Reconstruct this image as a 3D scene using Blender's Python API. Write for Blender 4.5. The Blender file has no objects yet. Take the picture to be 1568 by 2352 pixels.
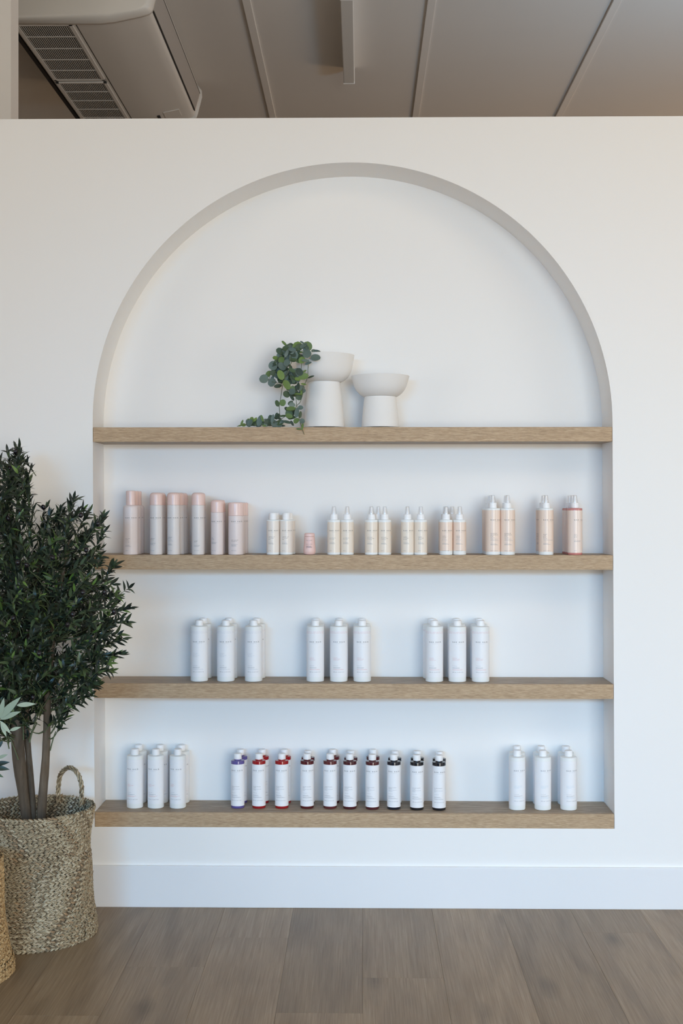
import bpy, bmesh, math, random
from mathutils import Vector, Matrix, Quaternion

S = bpy.context.scene
COL = S.collection
R = math.radians
# ------------------------------------------------------------------ camera
F = 2933.0                     # focal length in pixels of the 1568 x 2352 frame
PSI = math.atan(44 / F)        # camera turned slightly to the left of the wall's normal
HC = 1.378                     # eye height
YC = -4.4                      # camera distance in front of the shelf wall (wall face is y = 0)
PX0, HOR = 784.0, 1165.0       # principal column, horizon row
cam_d = bpy.data.cameras.new('camera')
cam = bpy.data.objects.new('camera', cam_d)
COL.objects.link(cam)
cam_d.sensor_fit = 'VERTICAL'
cam_d.sensor_height = 36.0
cam_d.sensor_width = 24.0
cam_d.lens = F * 36.0 / 2352.0
cam_d.shift_y = -11.0 / 2352.0
cam_d.clip_start = 0.05
cam_d.clip_end = 60
cam.location = (0, YC, HC)
cam.rotation_euler = (R(90), 0, PSI)
S.camera = cam

# ------------------------------------------------------------------ world, lights, exposure
w = bpy.data.worlds.new('world')
S.world = w
w.use_nodes = True
w.node_tree.nodes['Background'].inputs[0].default_value = (0.75, 0.82, 1.0, 1)
w.node_tree.nodes['Background'].inputs[1].default_value = 0.6
S.view_settings.view_transform = 'Standard'
S.view_settings.look = 'None'
S.view_settings.gamma = 1
S.view_settings.use_curve_mapping = False
S.view_settings.exposure = 0.0
S.cycles.diffuse_bounces = 8


def area(name, loc, target, sx, sy, power, color, spread=180):
    d = bpy.data.lights.new(name, 'AREA')
    d.shape = 'RECTANGLE'
    d.size = sx
    d.size_y = sy
    d.energy = power
    d.color = color
    d.spread = R(spread)
    o = bpy.data.objects.new(name, d)
    COL.objects.link(o)
    o.location = loc
    o.rotation_euler = (Vector(target) - Vector(loc)).to_track_quat('-Z', 'Y').to_euler()
    return o


# daylight through the shop windows behind the camera: broad light from the street, and bluer sky light that falls low
area('window_daylight', (2.1, -7.8, 1.25), (1.6, 0, 1.2), 2.6, 2.2, 176, (1.0, 0.97, 0.885))
area('window_sky_light', (-1.6, -7.7, 2.2), (0.2, 0, 0.1), 2.4, 0.6, 14.5, (0.20, 0.56, 1.0), 46)
area('window_sky_light', (2.1, -7.7, 2.2), (1.1, 0, 0.1), 2.4, 0.6, 7.5, (0.24, 0.60, 1.0), 46)
# windows in the side walls of the salon
area('side_window_light', (5.1, -2.6, 1.5), (0.4, 0.1, 1.2), 3.0, 2.2, 64, (0.98, 0.94, 0.90))
area('side_window_light', (-5.1, -2.9, 1.5), (-0.4, 0.1, 1.2), 3.0, 2.2, 62, (1.0, 0.93, 0.85))
# warm ceiling lighting in front of the shelves
area('ceiling_lighting', (1.9, -3.4, 3.7), (1.5, 0, 1.4), 1.2, 0.8, 3.2, (1.0, 0.74, 0.46), 80)
area('ceiling_lighting', (-0.6, -3.9, 3.7), (0.0, 0, 1.4), 1.2, 0.8, 2, (1.0, 0.8, 0.6), 90)
# low warm daylight from a side window behind the shelf wall, and an added cool fill aimed at the ceiling
area('back_window_daylight', (5.1, 4.2, 1.8), (0, 3.2, 3.0), 2.4, 2.0, 86, (1.0, 0.66, 0.38))
area('back_ceiling_fill', (2.2, 0.9, 2.3), (1.6, 2.2, 3.8), 0.6, 0.6, 18, (0.48, 0.74, 1.0))  # added fill, unseen, brightens the ceiling behind the shelf wall

# ------------------------------------------------------------------ helpers


def ray(px, py):
    """world direction through a frame pixel"""
    u = (px - PX0) / F
    v = (HOR - py) / F
    c, s = math.cos(PSI), math.sin(PSI)
    return Vector((c * u - s, s * u + c, v))


def P(px, py, Y):
    d = ray(px, py)
    t = (Y - YC) / d.y
    return Vector((d.x * t, Y, HC + d.z * t))


def X(px, Y):
    return P(px, HOR, Y).x


def mesh_obj(name, me, mats, parent=None):
    o = bpy.data.objects.new(name, me)
    COL.objects.link(o)
    if mats is not None:
        if not isinstance(mats, (list, tuple)):
            mats = [mats]
        if len(me.materials) == 0:
            for m in mats:
                me.materials.append(m)
    if parent is not None:
        o.parent = parent
    return o


def from_bm(name, bm, mats, parent=None, smooth=True):
    bm.normal_update()
    me = bpy.data.meshes.new(name)
    bm.to_mesh(me)
    bm.free()
    if smooth:
        for p in me.polygons:
            p.use_smooth = True
    return mesh_obj(name, me, mats, parent)


def from_data(name, vs, fs, mats, parent=None, smooth=True, mi=None):
    me = bpy.data.meshes.new(name)
    me.from_pydata(vs, [], fs)
    if smooth:
        me.polygons.foreach_set('use_smooth', [True] * len(fs))
    o = mesh_obj(name, me, mats, parent)
    if mi:
        me.polygons.foreach_set('material_index', mi)
    me.update()
    return o


def tag(o, label=None, cat=None, group=None, kind=None):
    if label:
        o['label'] = label
    if cat:
        o['category'] = cat
    if group:
        o['group'] = group
    if kind:
        o['kind'] = kind
    return o


def empty(name, loc, rz=0.0):
    o = bpy.data.objects.new(name, None)
    o.empty_display_size = 0.05
    COL.objects.link(o)
    o.location = loc
    o.rotation_euler = (0, 0, rz)
    return o


def box_bm(bm, lo, hi, bevel=0.0, mat=0):
    vs = [bm.verts.new((x, y, z)) for x in (lo[0], hi[0]) for y in (lo[1], hi[1]) for z in (lo[2], hi[2])]
    idx = [(0, 1, 3, 2), (4, 6, 7, 5), (0, 4, 5, 1), (2, 3, 7, 6), (0, 2, 6, 4), (1, 5, 7, 3)]
    fs = [bm.faces.new([vs[i] for i in q]) for q in idx]
    for f in fs:
        f.material_index = mat
    if bevel:
        es = list({e for f in fs for e in f.edges})
        bmesh.ops.bevel(bm, geom=es, offset=bevel, segments=2, affect='EDGES', profile=0.7)


def box(name, lo, hi, mats, parent=None, bevel=0.0):
    bm = bmesh.new()
    box_bm(bm, lo, hi, bevel)
    return from_bm(name, bm, mats, parent, smooth=False)


def lathe_me(name, prof, seg=32, mats=None):
    """closed profile list of (radius, z)"""
    vs, fs = [], []
    rings = []
    for r, z in prof:
        if r <= 1e-6:
            rings.append([len(vs)])
            vs.append((0, 0, z))
        else:
            rings.append(list(range(len(vs), len(vs) + seg)))
            for k in range(seg):
                a = 2 * math.pi * k / seg
                vs.append((r * math.sin(a), -r * math.cos(a), z))
    for a, b in zip(rings[:-1], rings[1:]):
        for k in range(seg):
            k2 = (k + 1) % seg
            if len(a) == 1 and len(b) == 1:
                continue
            if len(a) == 1:
                fs.append((a[0], b[k2], b[k]))
            elif len(b) == 1:
                fs.append((a[k], a[k2], b[0]))
            else:
                fs.append((a[k], a[k2], b[k2], b[k]))
    me = bpy.data.meshes.new(name)
    me.from_pydata(vs, [], fs)
    me.polygons.foreach_set('use_smooth', [True] * len(fs))
    if mats is not None:
        me.materials.append(mats)
    try:
        me.set_sharp_from_angle(angle=R(40))
    except Exception:
        pass
    return me


def arc(cx, cz, r, a0, a1, n):
    return [(cx + r * math.cos(R(a0 + (a1 - a0) * i / n)), cz + r * math.sin(R(a0 + (a1 - a0) * i / n))) for i in range(n + 1)]


def tube_data(vs, fs, pts, radii, seg=8, cap=True):
    n = len(pts)
    base = len(vs)
    up = Vector((0.31, 0.87, 0.2)).normalized()
    for i, p in enumerate(pts):
        p = Vector(p)
        t = (Vector(pts[min(i + 1, n - 1)]) - Vector(pts[max(i - 1, 0)])).normalized()
        a = t.cross(up)
        if a.length < 1e-4:
            a = t.cross(Vector((1, 0, 0)))
        a.normalize()
        b = t.cross(a).normalized()
        for k in range(seg):
            q = 2 * math.pi * k / seg
            v = p + (a * math.cos(q) + b * math.sin(q)) * radii[i]
            vs.append(tuple(v))
    for i in range(n - 1):
        for k in range(seg):
            k2 = (k + 1) % seg
            fs.append((base + i * seg + k, base + i * seg + k2, base + (i + 1) * seg + k2, base + (i + 1) * seg + k))
    if cap:
        fs.append(tuple(base + k for k in range(seg))[::-1])
        fs.append(tuple(base + (n - 1) * seg + k for k in range(seg)))


def smooth_path(pts, sub=6):
    """Catmull-Rom through points"""
    pts = [Vector(p) for p in pts]
    out = []
    for i in range(len(pts) - 1):
        p0 = pts[max(i - 1, 0)]
        p1, p2 = pts[i], pts[i + 1]
        p3 = pts[min(i + 2, len(pts) - 1)]
        for k in range(sub):
            t = k / sub
            out.append(0.5 * ((2 * p1) + (-p0 + p2) * t + (2 * p0 - 5 * p1 + 4 * p2 - p3) * t * t + (-p0 + 3 * p1 - 3 * p2 + p3) * t ** 3))
    out.append(pts[-1])
    return out


# ------------------------------------------------------------------ materials
def srgb(r, g, b):
    f = lambda c: ((c / 255 + 0.055) / 1.055) ** 2.4 if c / 255 > 0.04045 else c / 255 / 12.92
    return (f(r), f(g), f(b), 1)


def mat(name, col, rough=0.5, spec=0.5, coat=0.0, sss=0.0, trans=0.0, metal=0.0):
    m = bpy.data.materials.new(name)
    m.use_nodes = True
    b = m.node_tree.nodes['Principled BSDF']
    b.inputs['Base Color'].default_value = col
    b.inputs['Roughness'].default_value = rough
    b.inputs['Specular IOR Level'].default_value = spec
    b.inputs['Coat Weight'].default_value = coat
    b.inputs['Coat Roughness'].default_value = 0.08
    b.inputs['Metallic'].default_value = metal
    b.inputs['Transmission Weight'].default_value = trans
    return m


def nodes_of(m):
    nt = m.node_tree
    return nt, nt.nodes, nt.links, nt.nodes['Principled BSDF']


def painted(name, col, rough=0.6, bump=0.02, scale=250, var=0.015):
    """matt paint with a faint roller stipple"""
    m = mat(name, col, rough, 0.3)
    nt, N, L, b = nodes_of(m)
    tc = N.new('ShaderNodeTexCoord')
    n1 = N.new('ShaderNodeTexNoise')
    n1.inputs['Scale'].default_value = scale
    n1.inputs['Detail'].default_value = 3
    bp = N.new('ShaderNodeBump')
    bp.inputs['Strength'].default_value = bump
    bp.inputs['Distance'].default_value = 0.002
    L.new(tc.outputs['Object'], n1.inputs['Vector'])
    L.new(n1.outputs['Fac'], bp.inputs['Height'])
    L.new(bp.outputs['Normal'], b.inputs['Normal'])
    n2 = N.new('ShaderNodeTexNoise')
    n2.inputs['Scale'].default_value = 2.2
    n2.inputs['Detail'].default_value = 4
    mx = N.new('ShaderNodeMix')
    mx.data_type = 'RGBA'
    c2 = tuple(c * (1 - var * 3) for c in col[:3]) + (1,)
    mx.inputs['A'].default_value = col
    mx.inputs['B'].default_value = c2
    L.new(tc.outputs['Object'], n2.inputs['Vector'])
    L.new(n2.outputs['Fac'], mx.inputs['Factor'])
    L.new(mx.outputs['Result'], b.inputs['Base Color'])
    return m


def wood(name, base, dark, light, sx, sy, sz, rough=0.5, bump=0.15, knots=0.0, rnd=0.0, spec=0.4, big=(1.2, 7, 7), fine=1.0):
    """procedural grain; the small scale factor is the axis the grain runs along"""
    m = mat(name, base, rough, spec)
    nt, N, L, b = nodes_of(m)
    tc = N.new('ShaderNodeTexCoord')
    oi = N.new('ShaderNodeObjectInfo')
    off = N.new('ShaderNodeVectorMath')
    off.operation = 'SCALE'
    L.new(oi.outputs['Random'], off.inputs['Scale'])
    off.inputs[0].default_value = (37.0, 53.0, 19.0)
    add = N.new('ShaderNodeVectorMath')
    add.operation = 'ADD'
    L.new(tc.outputs['Object'], add.inputs[0])
    L.new(off.outputs['Vector'], add.inputs[1])

    def noise(scale, detail, rough_=0.6, dist=0.0):
        mp = N.new('ShaderNodeMapping')
        mp.inputs['Scale'].default_value = scale
        n = N.new('ShaderNodeTexNoise')
        n.inputs['Scale'].default_value = 1.0
        n.inputs['Detail'].default_value = detail
        n.inputs['Roughness'].default_value = rough_
        n.inputs['Distortion'].default_value = dist
        L.new(add.outputs['Vector'], mp.inputs['Vector'])
        L.new(mp.outputs['Vector'], n.inputs['Vector'])
        return n
    n_fine = noise((sx, sy, sz), 6, 0.65, 0.2)
    n_big = noise(big, 3, 0.5, 1.2)
    r1 = N.new('ShaderNodeValToRGB')
    r1.color_ramp.elements[0].position = 0.33
    r1.color_ramp.elements[0].color = dark
    r1.color_ramp.elements[1].position = 0.66
    r1.color_ramp.elements[1].color = light
    e = r1.color_ramp.elements.new(0.5)
    e.color = base
    L.new(n_fine.outputs['Fac'], r1.inputs['Fac'])
    r2 = N.new('ShaderNodeValToRGB')
    r2.color_ramp.elements[0].position = 0.3
    r2.color_ramp.elements[0].color = (0.74, 0.72, 0.70, 1)
    r2.color_ramp.elements[1].position = 0.6
    r2.color_ramp.elements[1].color = (1, 1, 1, 1)
    L.new(n_big.outputs['Fac'], r2.inputs['Fac'])
    mu = N.new('ShaderNodeMix')
    mu.data_type = 'RGBA'
    mu.blend_type = 'MULTIPLY'
    mu.inputs['Factor'].default_value = fine
    L.new(r1.outputs['Color'], mu.inputs['A'])
    L.new(r2.outputs['Color'], mu.inputs['B'])
    last = mu.outputs['Result']
    if knots:
        mp = N.new('ShaderNodeMapping')
        mp.inputs['Scale'].default_value = (6.0, 2.0, 1.0)
        vo = N.new('ShaderNodeTexVoronoi')
        vo.inputs['Scale'].default_value = 1.0
        nz = noise((9, 9, 9), 2)
        vm = N.new('ShaderNodeVectorMath')
        vm.operation = 'MULTIPLY_ADD'
        vm.inputs[1].default_value = (0.12, 0.12, 0.12)
        L.new(nz.outputs['Color'], vm.inputs[0])
        L.new(add.outputs['Vector'], mp.inputs['Vector'])
        L.new(mp.outputs['Vector'], vm.inputs[2])
        L.new(vm.outputs['Vector'], vo.inputs['Vector'])
        rk = N.new('ShaderNodeValToRGB')
        rk.color_ramp.elements[0].position = 0.02
        rk.color_ramp.elements[0].color = (1 - knots, 1 - knots, 1 - knots, 1)
        rk.color_ramp.elements[1].position = 0.24
        rk.color_ramp.elements[1].color = (1, 1, 1, 1)
        L.new(vo.outputs['Distance'], rk.inputs['Fac'])
        mk = N.new('ShaderNodeMix')
        mk.data_type = 'RGBA'
        mk.blend_type = 'MULTIPLY'
        mk.inputs['Factor'].default_value = 1
        L.new(last, mk.inputs['A'])
        L.new(rk.outputs['Color'], mk.inputs['B'])
        last = mk.outputs['Result']
    if rnd:
        mr = N.new('ShaderNodeMapRange')
        mr.inputs['To Min'].default_value = 1 - rnd
        mr.inputs['To Max'].default_value = 1 + rnd
        L.new(oi.outputs['Random'], mr.inputs['Value'])
        ms = N.new('ShaderNodeVectorMath')
        ms.operation = 'SCALE'
        L.new(last, ms.inputs[0])
        L.new(mr.outputs['Result'], ms.inputs['Scale'])
        last = ms.outputs['Vector']
    L.new(last, b.inputs['Base Color'])
    bp = N.new('ShaderNodeBump')
    bp.inputs['Strength'].default_value = bump
    bp.inputs['Distance'].default_value = 0.001
    L.new(n_fine.outputs['Fac'], bp.inputs['Height'])
    L.new(bp.outputs['Normal'], b.inputs['Normal'])
    return m


def island_ramp(name, stops, rough=0.5, spec=0.4, use_object=False, streak=None):
    """colour picked per loose piece (or per object) from a ramp"""
    m = mat(name, stops[0][1], rough, spec)
    nt, N, L, b = nodes_of(m)
    if use_object:
        s = N.new('ShaderNodeObjectInfo').outputs['Random']
    else:
        s = N.new('ShaderNodeNewGeometry').outputs['Random Per Island']
    r = N.new('ShaderNodeValToRGB')
    el = r.color_ramp.elements
    el[0].position, el[0].color = stops[0]
    el[1].position, el[1].color = stops[-1]
    for p, c in stops[1:-1]:
        e = el.new(p)
        e.color = c
    L.new(s, r.inputs['Fac'])
    last = r.outputs['Color']
    if streak:
        tc = N.new('ShaderNodeTexCoord')
        n = N.new('ShaderNodeTexNoise')
        n.inputs['Scale'].default_value = streak
        n.inputs['Detail'].default_value = 3
        L.new(tc.outputs['Object'], n.inputs['Vector'])
        mr = N.new('ShaderNodeMapRange')
        mr.inputs['From Min'].default_value = 0.3
        mr.inputs['From Max'].default_value = 0.7
        mr.inputs['To Min'].default_value = 0.75
        mr.inputs['To Max'].default_value = 1.2
        L.new(n.outputs['Fac'], mr.inputs['Value'])
        sc = N.new('ShaderNodeVectorMath')
        sc.operation = 'SCALE'
        L.new(last, sc.inputs[0])
        L.new(mr.outputs['Result'], sc.inputs['Scale'])
        last = sc.outputs['Vector']
    L.new(last, b.inputs['Base Color'])
    return m


M_WALL = painted('white_wall_paint', srgb(246, 245, 243), var=0.006)
M_WALL2 = painted('side_wall_paint', srgb(232, 229, 225))
M_BASE = painted('baseboard_gloss_paint', srgb(240, 241, 243), 0.35, 0.0)
M_CEIL = painted('ceiling_paint', srgb(218, 215, 210), 0.8, 0.02)
M_BATTEN = mat('ceiling_batten_paint', srgb(222, 219, 214), 0.5)
M_SHELF = wood('oak_shelf_laminate', srgb(188, 160, 127), srgb(146, 119, 90), srgb(210, 185, 153), 42, 700, 1100, 0.55, 0.12, big=(5, 60, 110), fine=0.45)
M_BOARD = wood('oak_shelf_top_laminate', srgb(164, 144, 120), srgb(140, 121, 99), srgb(184, 164, 141), 14, 90, 300, 0.5, 0.05, big=(3, 16, 20), fine=0.6)
M_FLOOR = wood('oak_floor_board', srgb(150, 128, 101), srgb(134, 112, 87), srgb(163, 142, 115), 260, 4.0, 60, 0.42, 0.05, knots=0.55, rnd=0.13, big=(8, 1.2, 5), fine=1.0)
M_GAP = mat('floor_joint_brown', srgb(96, 82, 68), 0.9)  # brown of the sub-floor, seen in the joints between planks
M_ACW = mat('air_conditioner_plastic', srgb(216, 214, 209), 0.4)
M_ACG = mat('grille_plastic', srgb(200, 196, 190), 0.5)
M_DARK = mat('dark_recess', srgb(40, 38, 36), 0.8)
M_VANE = mat('grey_vane_plastic', srgb(168, 164, 160), 0.45)
M_LAMP = mat('light_housing', srgb(240, 240, 238), 0.3)
M_BOT = mat('white_bottle_plastic', srgb(243, 246, 246), 0.36, 0.4)
M_CAPW = mat('white_cap_plastic', srgb(247, 247, 248), 0.38, 0.4)
M_LBLW = mat('white_label_paper', srgb(246, 247, 250), 0.42, 0.35)
M_INK = mat('black_ink', srgb(38, 40, 46), 0.6)
M_INK2 = mat('grey_ink', srgb(128, 132, 140), 0.6)
M_INK3 = mat('pale_grey_ink', srgb(196, 202, 210), 0.6)
M_INKP = mat('pink_ink', srgb(222, 160, 160), 0.6)
M_INKS = mat('salmon_ink', srgb(226, 150, 138), 0.6)
M_INKB = mat('pale_blue_ink', srgb(186, 212, 226), 0.6)
INKS = [M_INK, M_INK2, M_INK3, M_INKP, M_INKS, M_INKB]
M_CAN = mat('pearl_can_paint', srgb(232, 226, 224), 0.34, 0.4)
M_CANP = mat('blush_can_paint', srgb(236, 224, 222), 0.34, 0.4)
M_CAPP = mat('pink_cap_plastic', srgb(243, 214, 206), 0.26, 0.5)
M_ROSE = mat('rose_plastic', srgb(238, 203, 196), 0.35)
M_GEL = mat('cream_label', srgb(240, 231, 222), 0.3)
M_CREAM = mat('warm_cream_label', srgb(241, 229, 214), 0.3)
M_PEACH = mat('peach_label', srgb(243, 222, 206), 0.28)
M_SALTL = mat('pale_peach_label', srgb(242, 224, 212), 0.28)
M_SALT = mat('pink_tinted_bottle', srgb(204, 134, 128), 0.15, 0.5, 0.3)
M_VASE = painted('matt_white_ceramic', srgb(243, 241, 238), 0.75, 0.05, 900)
M_TRUNK = wood('olive_bark', srgb(100, 88, 74), srgb(82, 72, 60), srgb(116, 103, 88), 60, 60, 9, 0.75, 0.25, big=(9, 9, 3))
M_STEM = mat('green_stem', srgb(88, 100, 70), 0.6)
M_SOIL = mat('dark_soil', srgb(38, 32, 27), 0.95)
M_OLIVE = mat('black_olive_skin', srgb(20, 17, 24), 0.22)
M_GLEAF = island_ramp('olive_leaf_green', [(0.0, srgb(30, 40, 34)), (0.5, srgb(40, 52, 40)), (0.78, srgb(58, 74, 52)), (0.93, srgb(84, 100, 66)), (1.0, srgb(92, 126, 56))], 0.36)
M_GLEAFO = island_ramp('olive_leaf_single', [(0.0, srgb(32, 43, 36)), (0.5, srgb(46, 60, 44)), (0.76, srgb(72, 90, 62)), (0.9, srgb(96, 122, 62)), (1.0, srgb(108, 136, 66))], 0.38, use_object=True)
M_SAGE = island_ramp('sage_leaf_underside', [(0.0, srgb(150, 166, 146)), (1.0, srgb(176, 190, 168))], 0.6, use_object=True)
M_VINE = island_ramp('blue_green_leaf', [(0.0, srgb(80, 98, 92)), (0.6, srgb(96, 114, 106)), (1.0, srgb(114, 130, 120))], 0.5, use_object=True, streak=30)
M_VING = island_ramp('lime_green_leaf', [(0.0, srgb(90, 114, 66)), (1.0, srgb(112, 138, 66))], 0.5, use_object=True, streak=30)
M_VIND = island_ramp('dark_green_leaf', [(0.0, srgb(54, 70, 58)), (1.0, srgb(74, 96, 62))], 0.5, use_object=True, streak=30)
STRAW = [(0.0, srgb(118, 102, 80)), (0.3, srgb(156, 141, 114)), (0.6, srgb(176, 162, 134)), (0.88, srgb(205, 194, 168)), (0.97, srgb(172, 140, 104)), (1.0, srgb(224, 216, 196))]
M_STRAW = island_ramp('seagrass_strand', STRAW, 0.6, streak=180)
STRAW2 = [(0.0, srgb(150, 120, 80)), (0.4, srgb(190, 160, 115)), (1.0, srgb(216, 190, 146))]
M_STRAW2 = island_ramp('golden_seagrass_strand', STRAW2, 0.6, streak=180)
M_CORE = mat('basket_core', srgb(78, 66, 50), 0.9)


def clear_plastic():
    m = bpy.data.materials.new('clear_overcap_plastic')
    m.use_nodes = True
    nt = m.node_tree
    N, L = nt.nodes, nt.links
    N.clear()
    out = N.new('ShaderNodeOutputMaterial')
    tr = N.new('ShaderNodeBsdfTransparent')
    tr.inputs[0].default_value = (0.97, 0.97, 0.97, 1)
    gl = N.new('ShaderNodeBsdfGlossy')
    gl.inputs['Roughness'].default_value = 0.08
    lw = N.new('ShaderNodeLayerWeight')
    lw.inputs['Blend'].default_value = 0.25
    fr = N.new('ShaderNodeMath')
    fr.operation = 'MULTIPLY_ADD'
    fr.inputs[1].default_value = 0.30
    fr.inputs[2].default_value = 0.05
    L.new(lw.outputs['Facing'], fr.inputs[0])
    mx = N.new('ShaderNodeMixShader')
    L.new(fr.outputs[0], mx.inputs[0])
    L.new(tr.outputs[0], mx.inputs[1])
    L.new(gl.outputs[0], mx.inputs[2])
    L.new(mx.outputs[0], out.inputs[0])
    return m


M_CLEAR = clear_plastic()

# ------------------------------------------------------------------ the room
ZTOP = HC + 895 * 0.0015        # top of the shelf wall
ZCEIL = HC + 2.5
D = 0.19                        # depth of the niche
TH = 0.30                       # thickness of the shelf wall
SHELF_Y = [981, 1275, 1571, 1868]
SHELF_TOP = [HC - (y - 1165) * 0.0015 for y in SHELF_Y]
ST = 0.050
LEAN = 0.0050                   # the niche sides lean very slightly
ZB = SHELF_TOP[3] - ST          # niche opening bottom
XL = X(215.2, 0)
XR = X(1408.6, 0)
ZMID = HC - (1450 - 1165) * 0.0015


def lx(x, z):
    return x - LEAN * (z - ZMID)


XCEN = (XL + XR) / 2
RAD = (XR - XL) / 2
ZAPEX = HC + (1165 - 373) * 0.0015
ZC = ZAPEX - RAD
# opening outline, anticlockwise from bottom left
outline = []
for i in range(13):
    outline.append((XL + (XR - XL) * i / 12, ZB))
for i in range(1, 13):
    outline.append((XR, ZB + (ZC - ZB) * i / 12))
for i in range(1, 96):
    a = math.pi * i / 96
    outline.append((XCEN + RAD * math.cos(a), ZC + RAD * math.sin(a)))
for i in range(13):
    outline.append((XL, ZC - (ZC - ZB) * i / 13))
outline = [(lx(x, z), z) for x, z in outline]
WX0, WX1 = -3.6, 3.6


def shelf_wall():
    n = len(outline)
    cx, cz = XCEN, 1.35
    vs, fs = [], []
    for x, z in outline:
        vs.append((x, 0, z))
    for x, z in outline:                      # ray from the centre to the wall's rectangle
        dx, dz = x - cx, z - cz
        t = 1e9
        if dx > 1e-9:
            t = min(t, (WX1 - cx) / dx)
        if dx < -1e-9:
            t = min(t, (WX0 - cx) / dx)
        if dz > 1e-9:
            t = min(t, (ZTOP - cz) / dz)
        if dz < -1e-9:
            t = min(t, (0 - cz) / dz)
        vs.append((cx + dx * t, 0, cz + dz * t))
    for i in range(n):
        j = (i + 1) % n
        fs.append((i, n + i, n + j, j))
        a, b_ = vs[n + i], vs[n + j]
        if abs(a[0] - b_[0]) > 1e-6 and abs(a[2] - b_[2]) > 1e-6:       # rectangle corner
            c = (WX1 if max(a[0], b_[0]) > 0 else WX0, 0, ZTOP if max(a[2], b_[2]) > cz else 0)
            vs.append(c)
            fs.append((n + i, len(vs) - 1, n + j))
    k = len(vs)
    for x, z in outline:                       # reveal, slightly eased front corner
        vs.append((x, D, z))
    for i in range(n):
        j = (i + 1) % n
        fs.append((i, j, k + j, k + i))
    fs.append(tuple(k + i for i in range(n)))  # back panel of the niche
    fs = [tuple(f) for f in fs]
    # top, ends and rear of the wall
    q = len(vs)
    vs += [(WX0, 0, 0), (WX1, 0, 0), (WX1, 0, ZTOP), (WX0, 0, ZTOP), (WX0, TH, 0), (WX1, TH, 0), (WX1, TH, ZTOP), (WX0, TH, ZTOP)]
    fs += [(q + 3, q + 2, q + 6, q + 7), (q + 0, q + 3, q + 7, q + 4), (q + 1, q + 5, q + 6, q + 2), (q + 4, q + 7, q + 6, q + 5)]
    return from_data('wall_back', vs, fs, M_WALL, smooth=False)


tag(shelf_wall(), kind='structure')
tag(box('baseboard_back', (WX0, -0.012, 0.0), (WX1, -0.0005, 0.142), M_BASE, bevel=0.002), kind='structure')
# ceiling, and the walls that enclose the salon
tag(box('ceiling', (-5.2, -8.4, ZCEIL), (5.2, 7.0, ZCEIL + 0.1), M_CEIL), kind='structure')
tag(box('wall_left', (-5.3, -8.4, 0), (-5.2, 7.0, ZCEIL), M_WALL2), kind='structure')
tag(box('wall_right', (5.2, -8.4, 0), (5.3, 7.0, ZCEIL), M_WALL2), kind='structure')
tag(box('wall_far', (-5.2, 7.0, 0), (5.2, 7.1, ZCEIL), M_WALL2), kind='structure')
tag(box('wall_front', (-5.2, -8.5, 0), (5.2, -8.4, ZCEIL), M_WALL2), kind='structure')
yst = 1.0
tag(box('wall_side', (-3.6, yst, 0), (X(25, yst), yst + 0.12, ZCEIL), M_WALL2), kind='structure')
for k in range(-4, 5):
    x0 = -0.582 + 0.912 * k
    bm = bmesh.new()
    box_bm(bm, (x0, -8.4, ZCEIL - 0.012), (x0 + 0.040, 7.0, ZCEIL + 0.002), 0.002)
    tag(from_bm('trim_%d' % (k + 5), bm, M_BATTEN, smooth=False), kind='structure')

# floor: sub-floor and single planks laid towards the wall
flr = tag(box('floor', (-5.2, -8.4, -0.06), (5.2, 7.0, -0.0035), M_GAP), kind='structure')
PW = 0.237
XS0 = X(832, 0)


def yfloor(py):
    return HC * F / (py - HOR) + YC


joint = {0: 2245.7, -1: 2327, -2: 2154.5, -3: 2222.7, 3: 2139.5, 1: None, 2: None, 4: None}
rng = random.Random(4)
LEN = 1.22
plank_meshes = {}
for c in range(-11, 11):
    x0 = XS0 + c * PW
    ys = joint.get(c)
    y0 = yfloor(ys) if ys else (-1.17 if c in (1, 2) else -0.62 - rng.random() * 0.55)
    ends = [0.0]
    y = y0
    while y > -4.9:
        ends.append(y)
        y -= LEN
    ends.append(max(y, -6.0))
    if ends[1] < -LEN:
        ends.insert(1, ends[1] + LEN) if ends[1] + LEN < -0.02 else None
    for a, b_ in zip(ends[:-1], ends[1:]):
        L_ = round(a - b_, 4)
        key = L_
        if key not in plank_meshes:
            bm = bmesh.new()
            box_bm(bm, (-PW / 2 + 0.0002, -L_ / 2 + 0.0002, -0.012), (PW / 2 - 0.0002, L_ / 2 - 0.0002, 0.0), 0.0006)
            me = bpy.data.meshes.new('plank')
            bm.to_mesh(me)
            bm.free()
            me.materials.append(M_FLOOR)
            plank_meshes[key] = me
        o = bpy.data.objects.new('plank', plank_meshes[key])
        COL.objects.link(o)
        o.location = (x0 + PW / 2, (a + b_) / 2, rng.uniform(-0.0003, 0.0))
        o.parent = flr

# windows of the shop front behind the camera
for k, cx in enumerate((-2.1, 2.1)):
    bm = bmesh.new()
    for lo, hi in (((-1.4, -8.39, 0.05), (1.4, -8.3, 0.13)), ((-1.4, -8.39, 2.37), (1.4, -8.3, 2.45)), ((-1.4, -8.39, 0.05), (-1.32, -8.3, 2.45)), ((1.32, -8.39, 0.05), (1.4, -8.3, 2.45))):
        box_bm(bm, (lo[0] + cx, lo[1], lo[2]), (hi[0] + cx, hi[1], hi[2]))
    tag(from_bm('window_%d' % (k + 1), bm, M_DARK, smooth=False), kind='structure')

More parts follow.
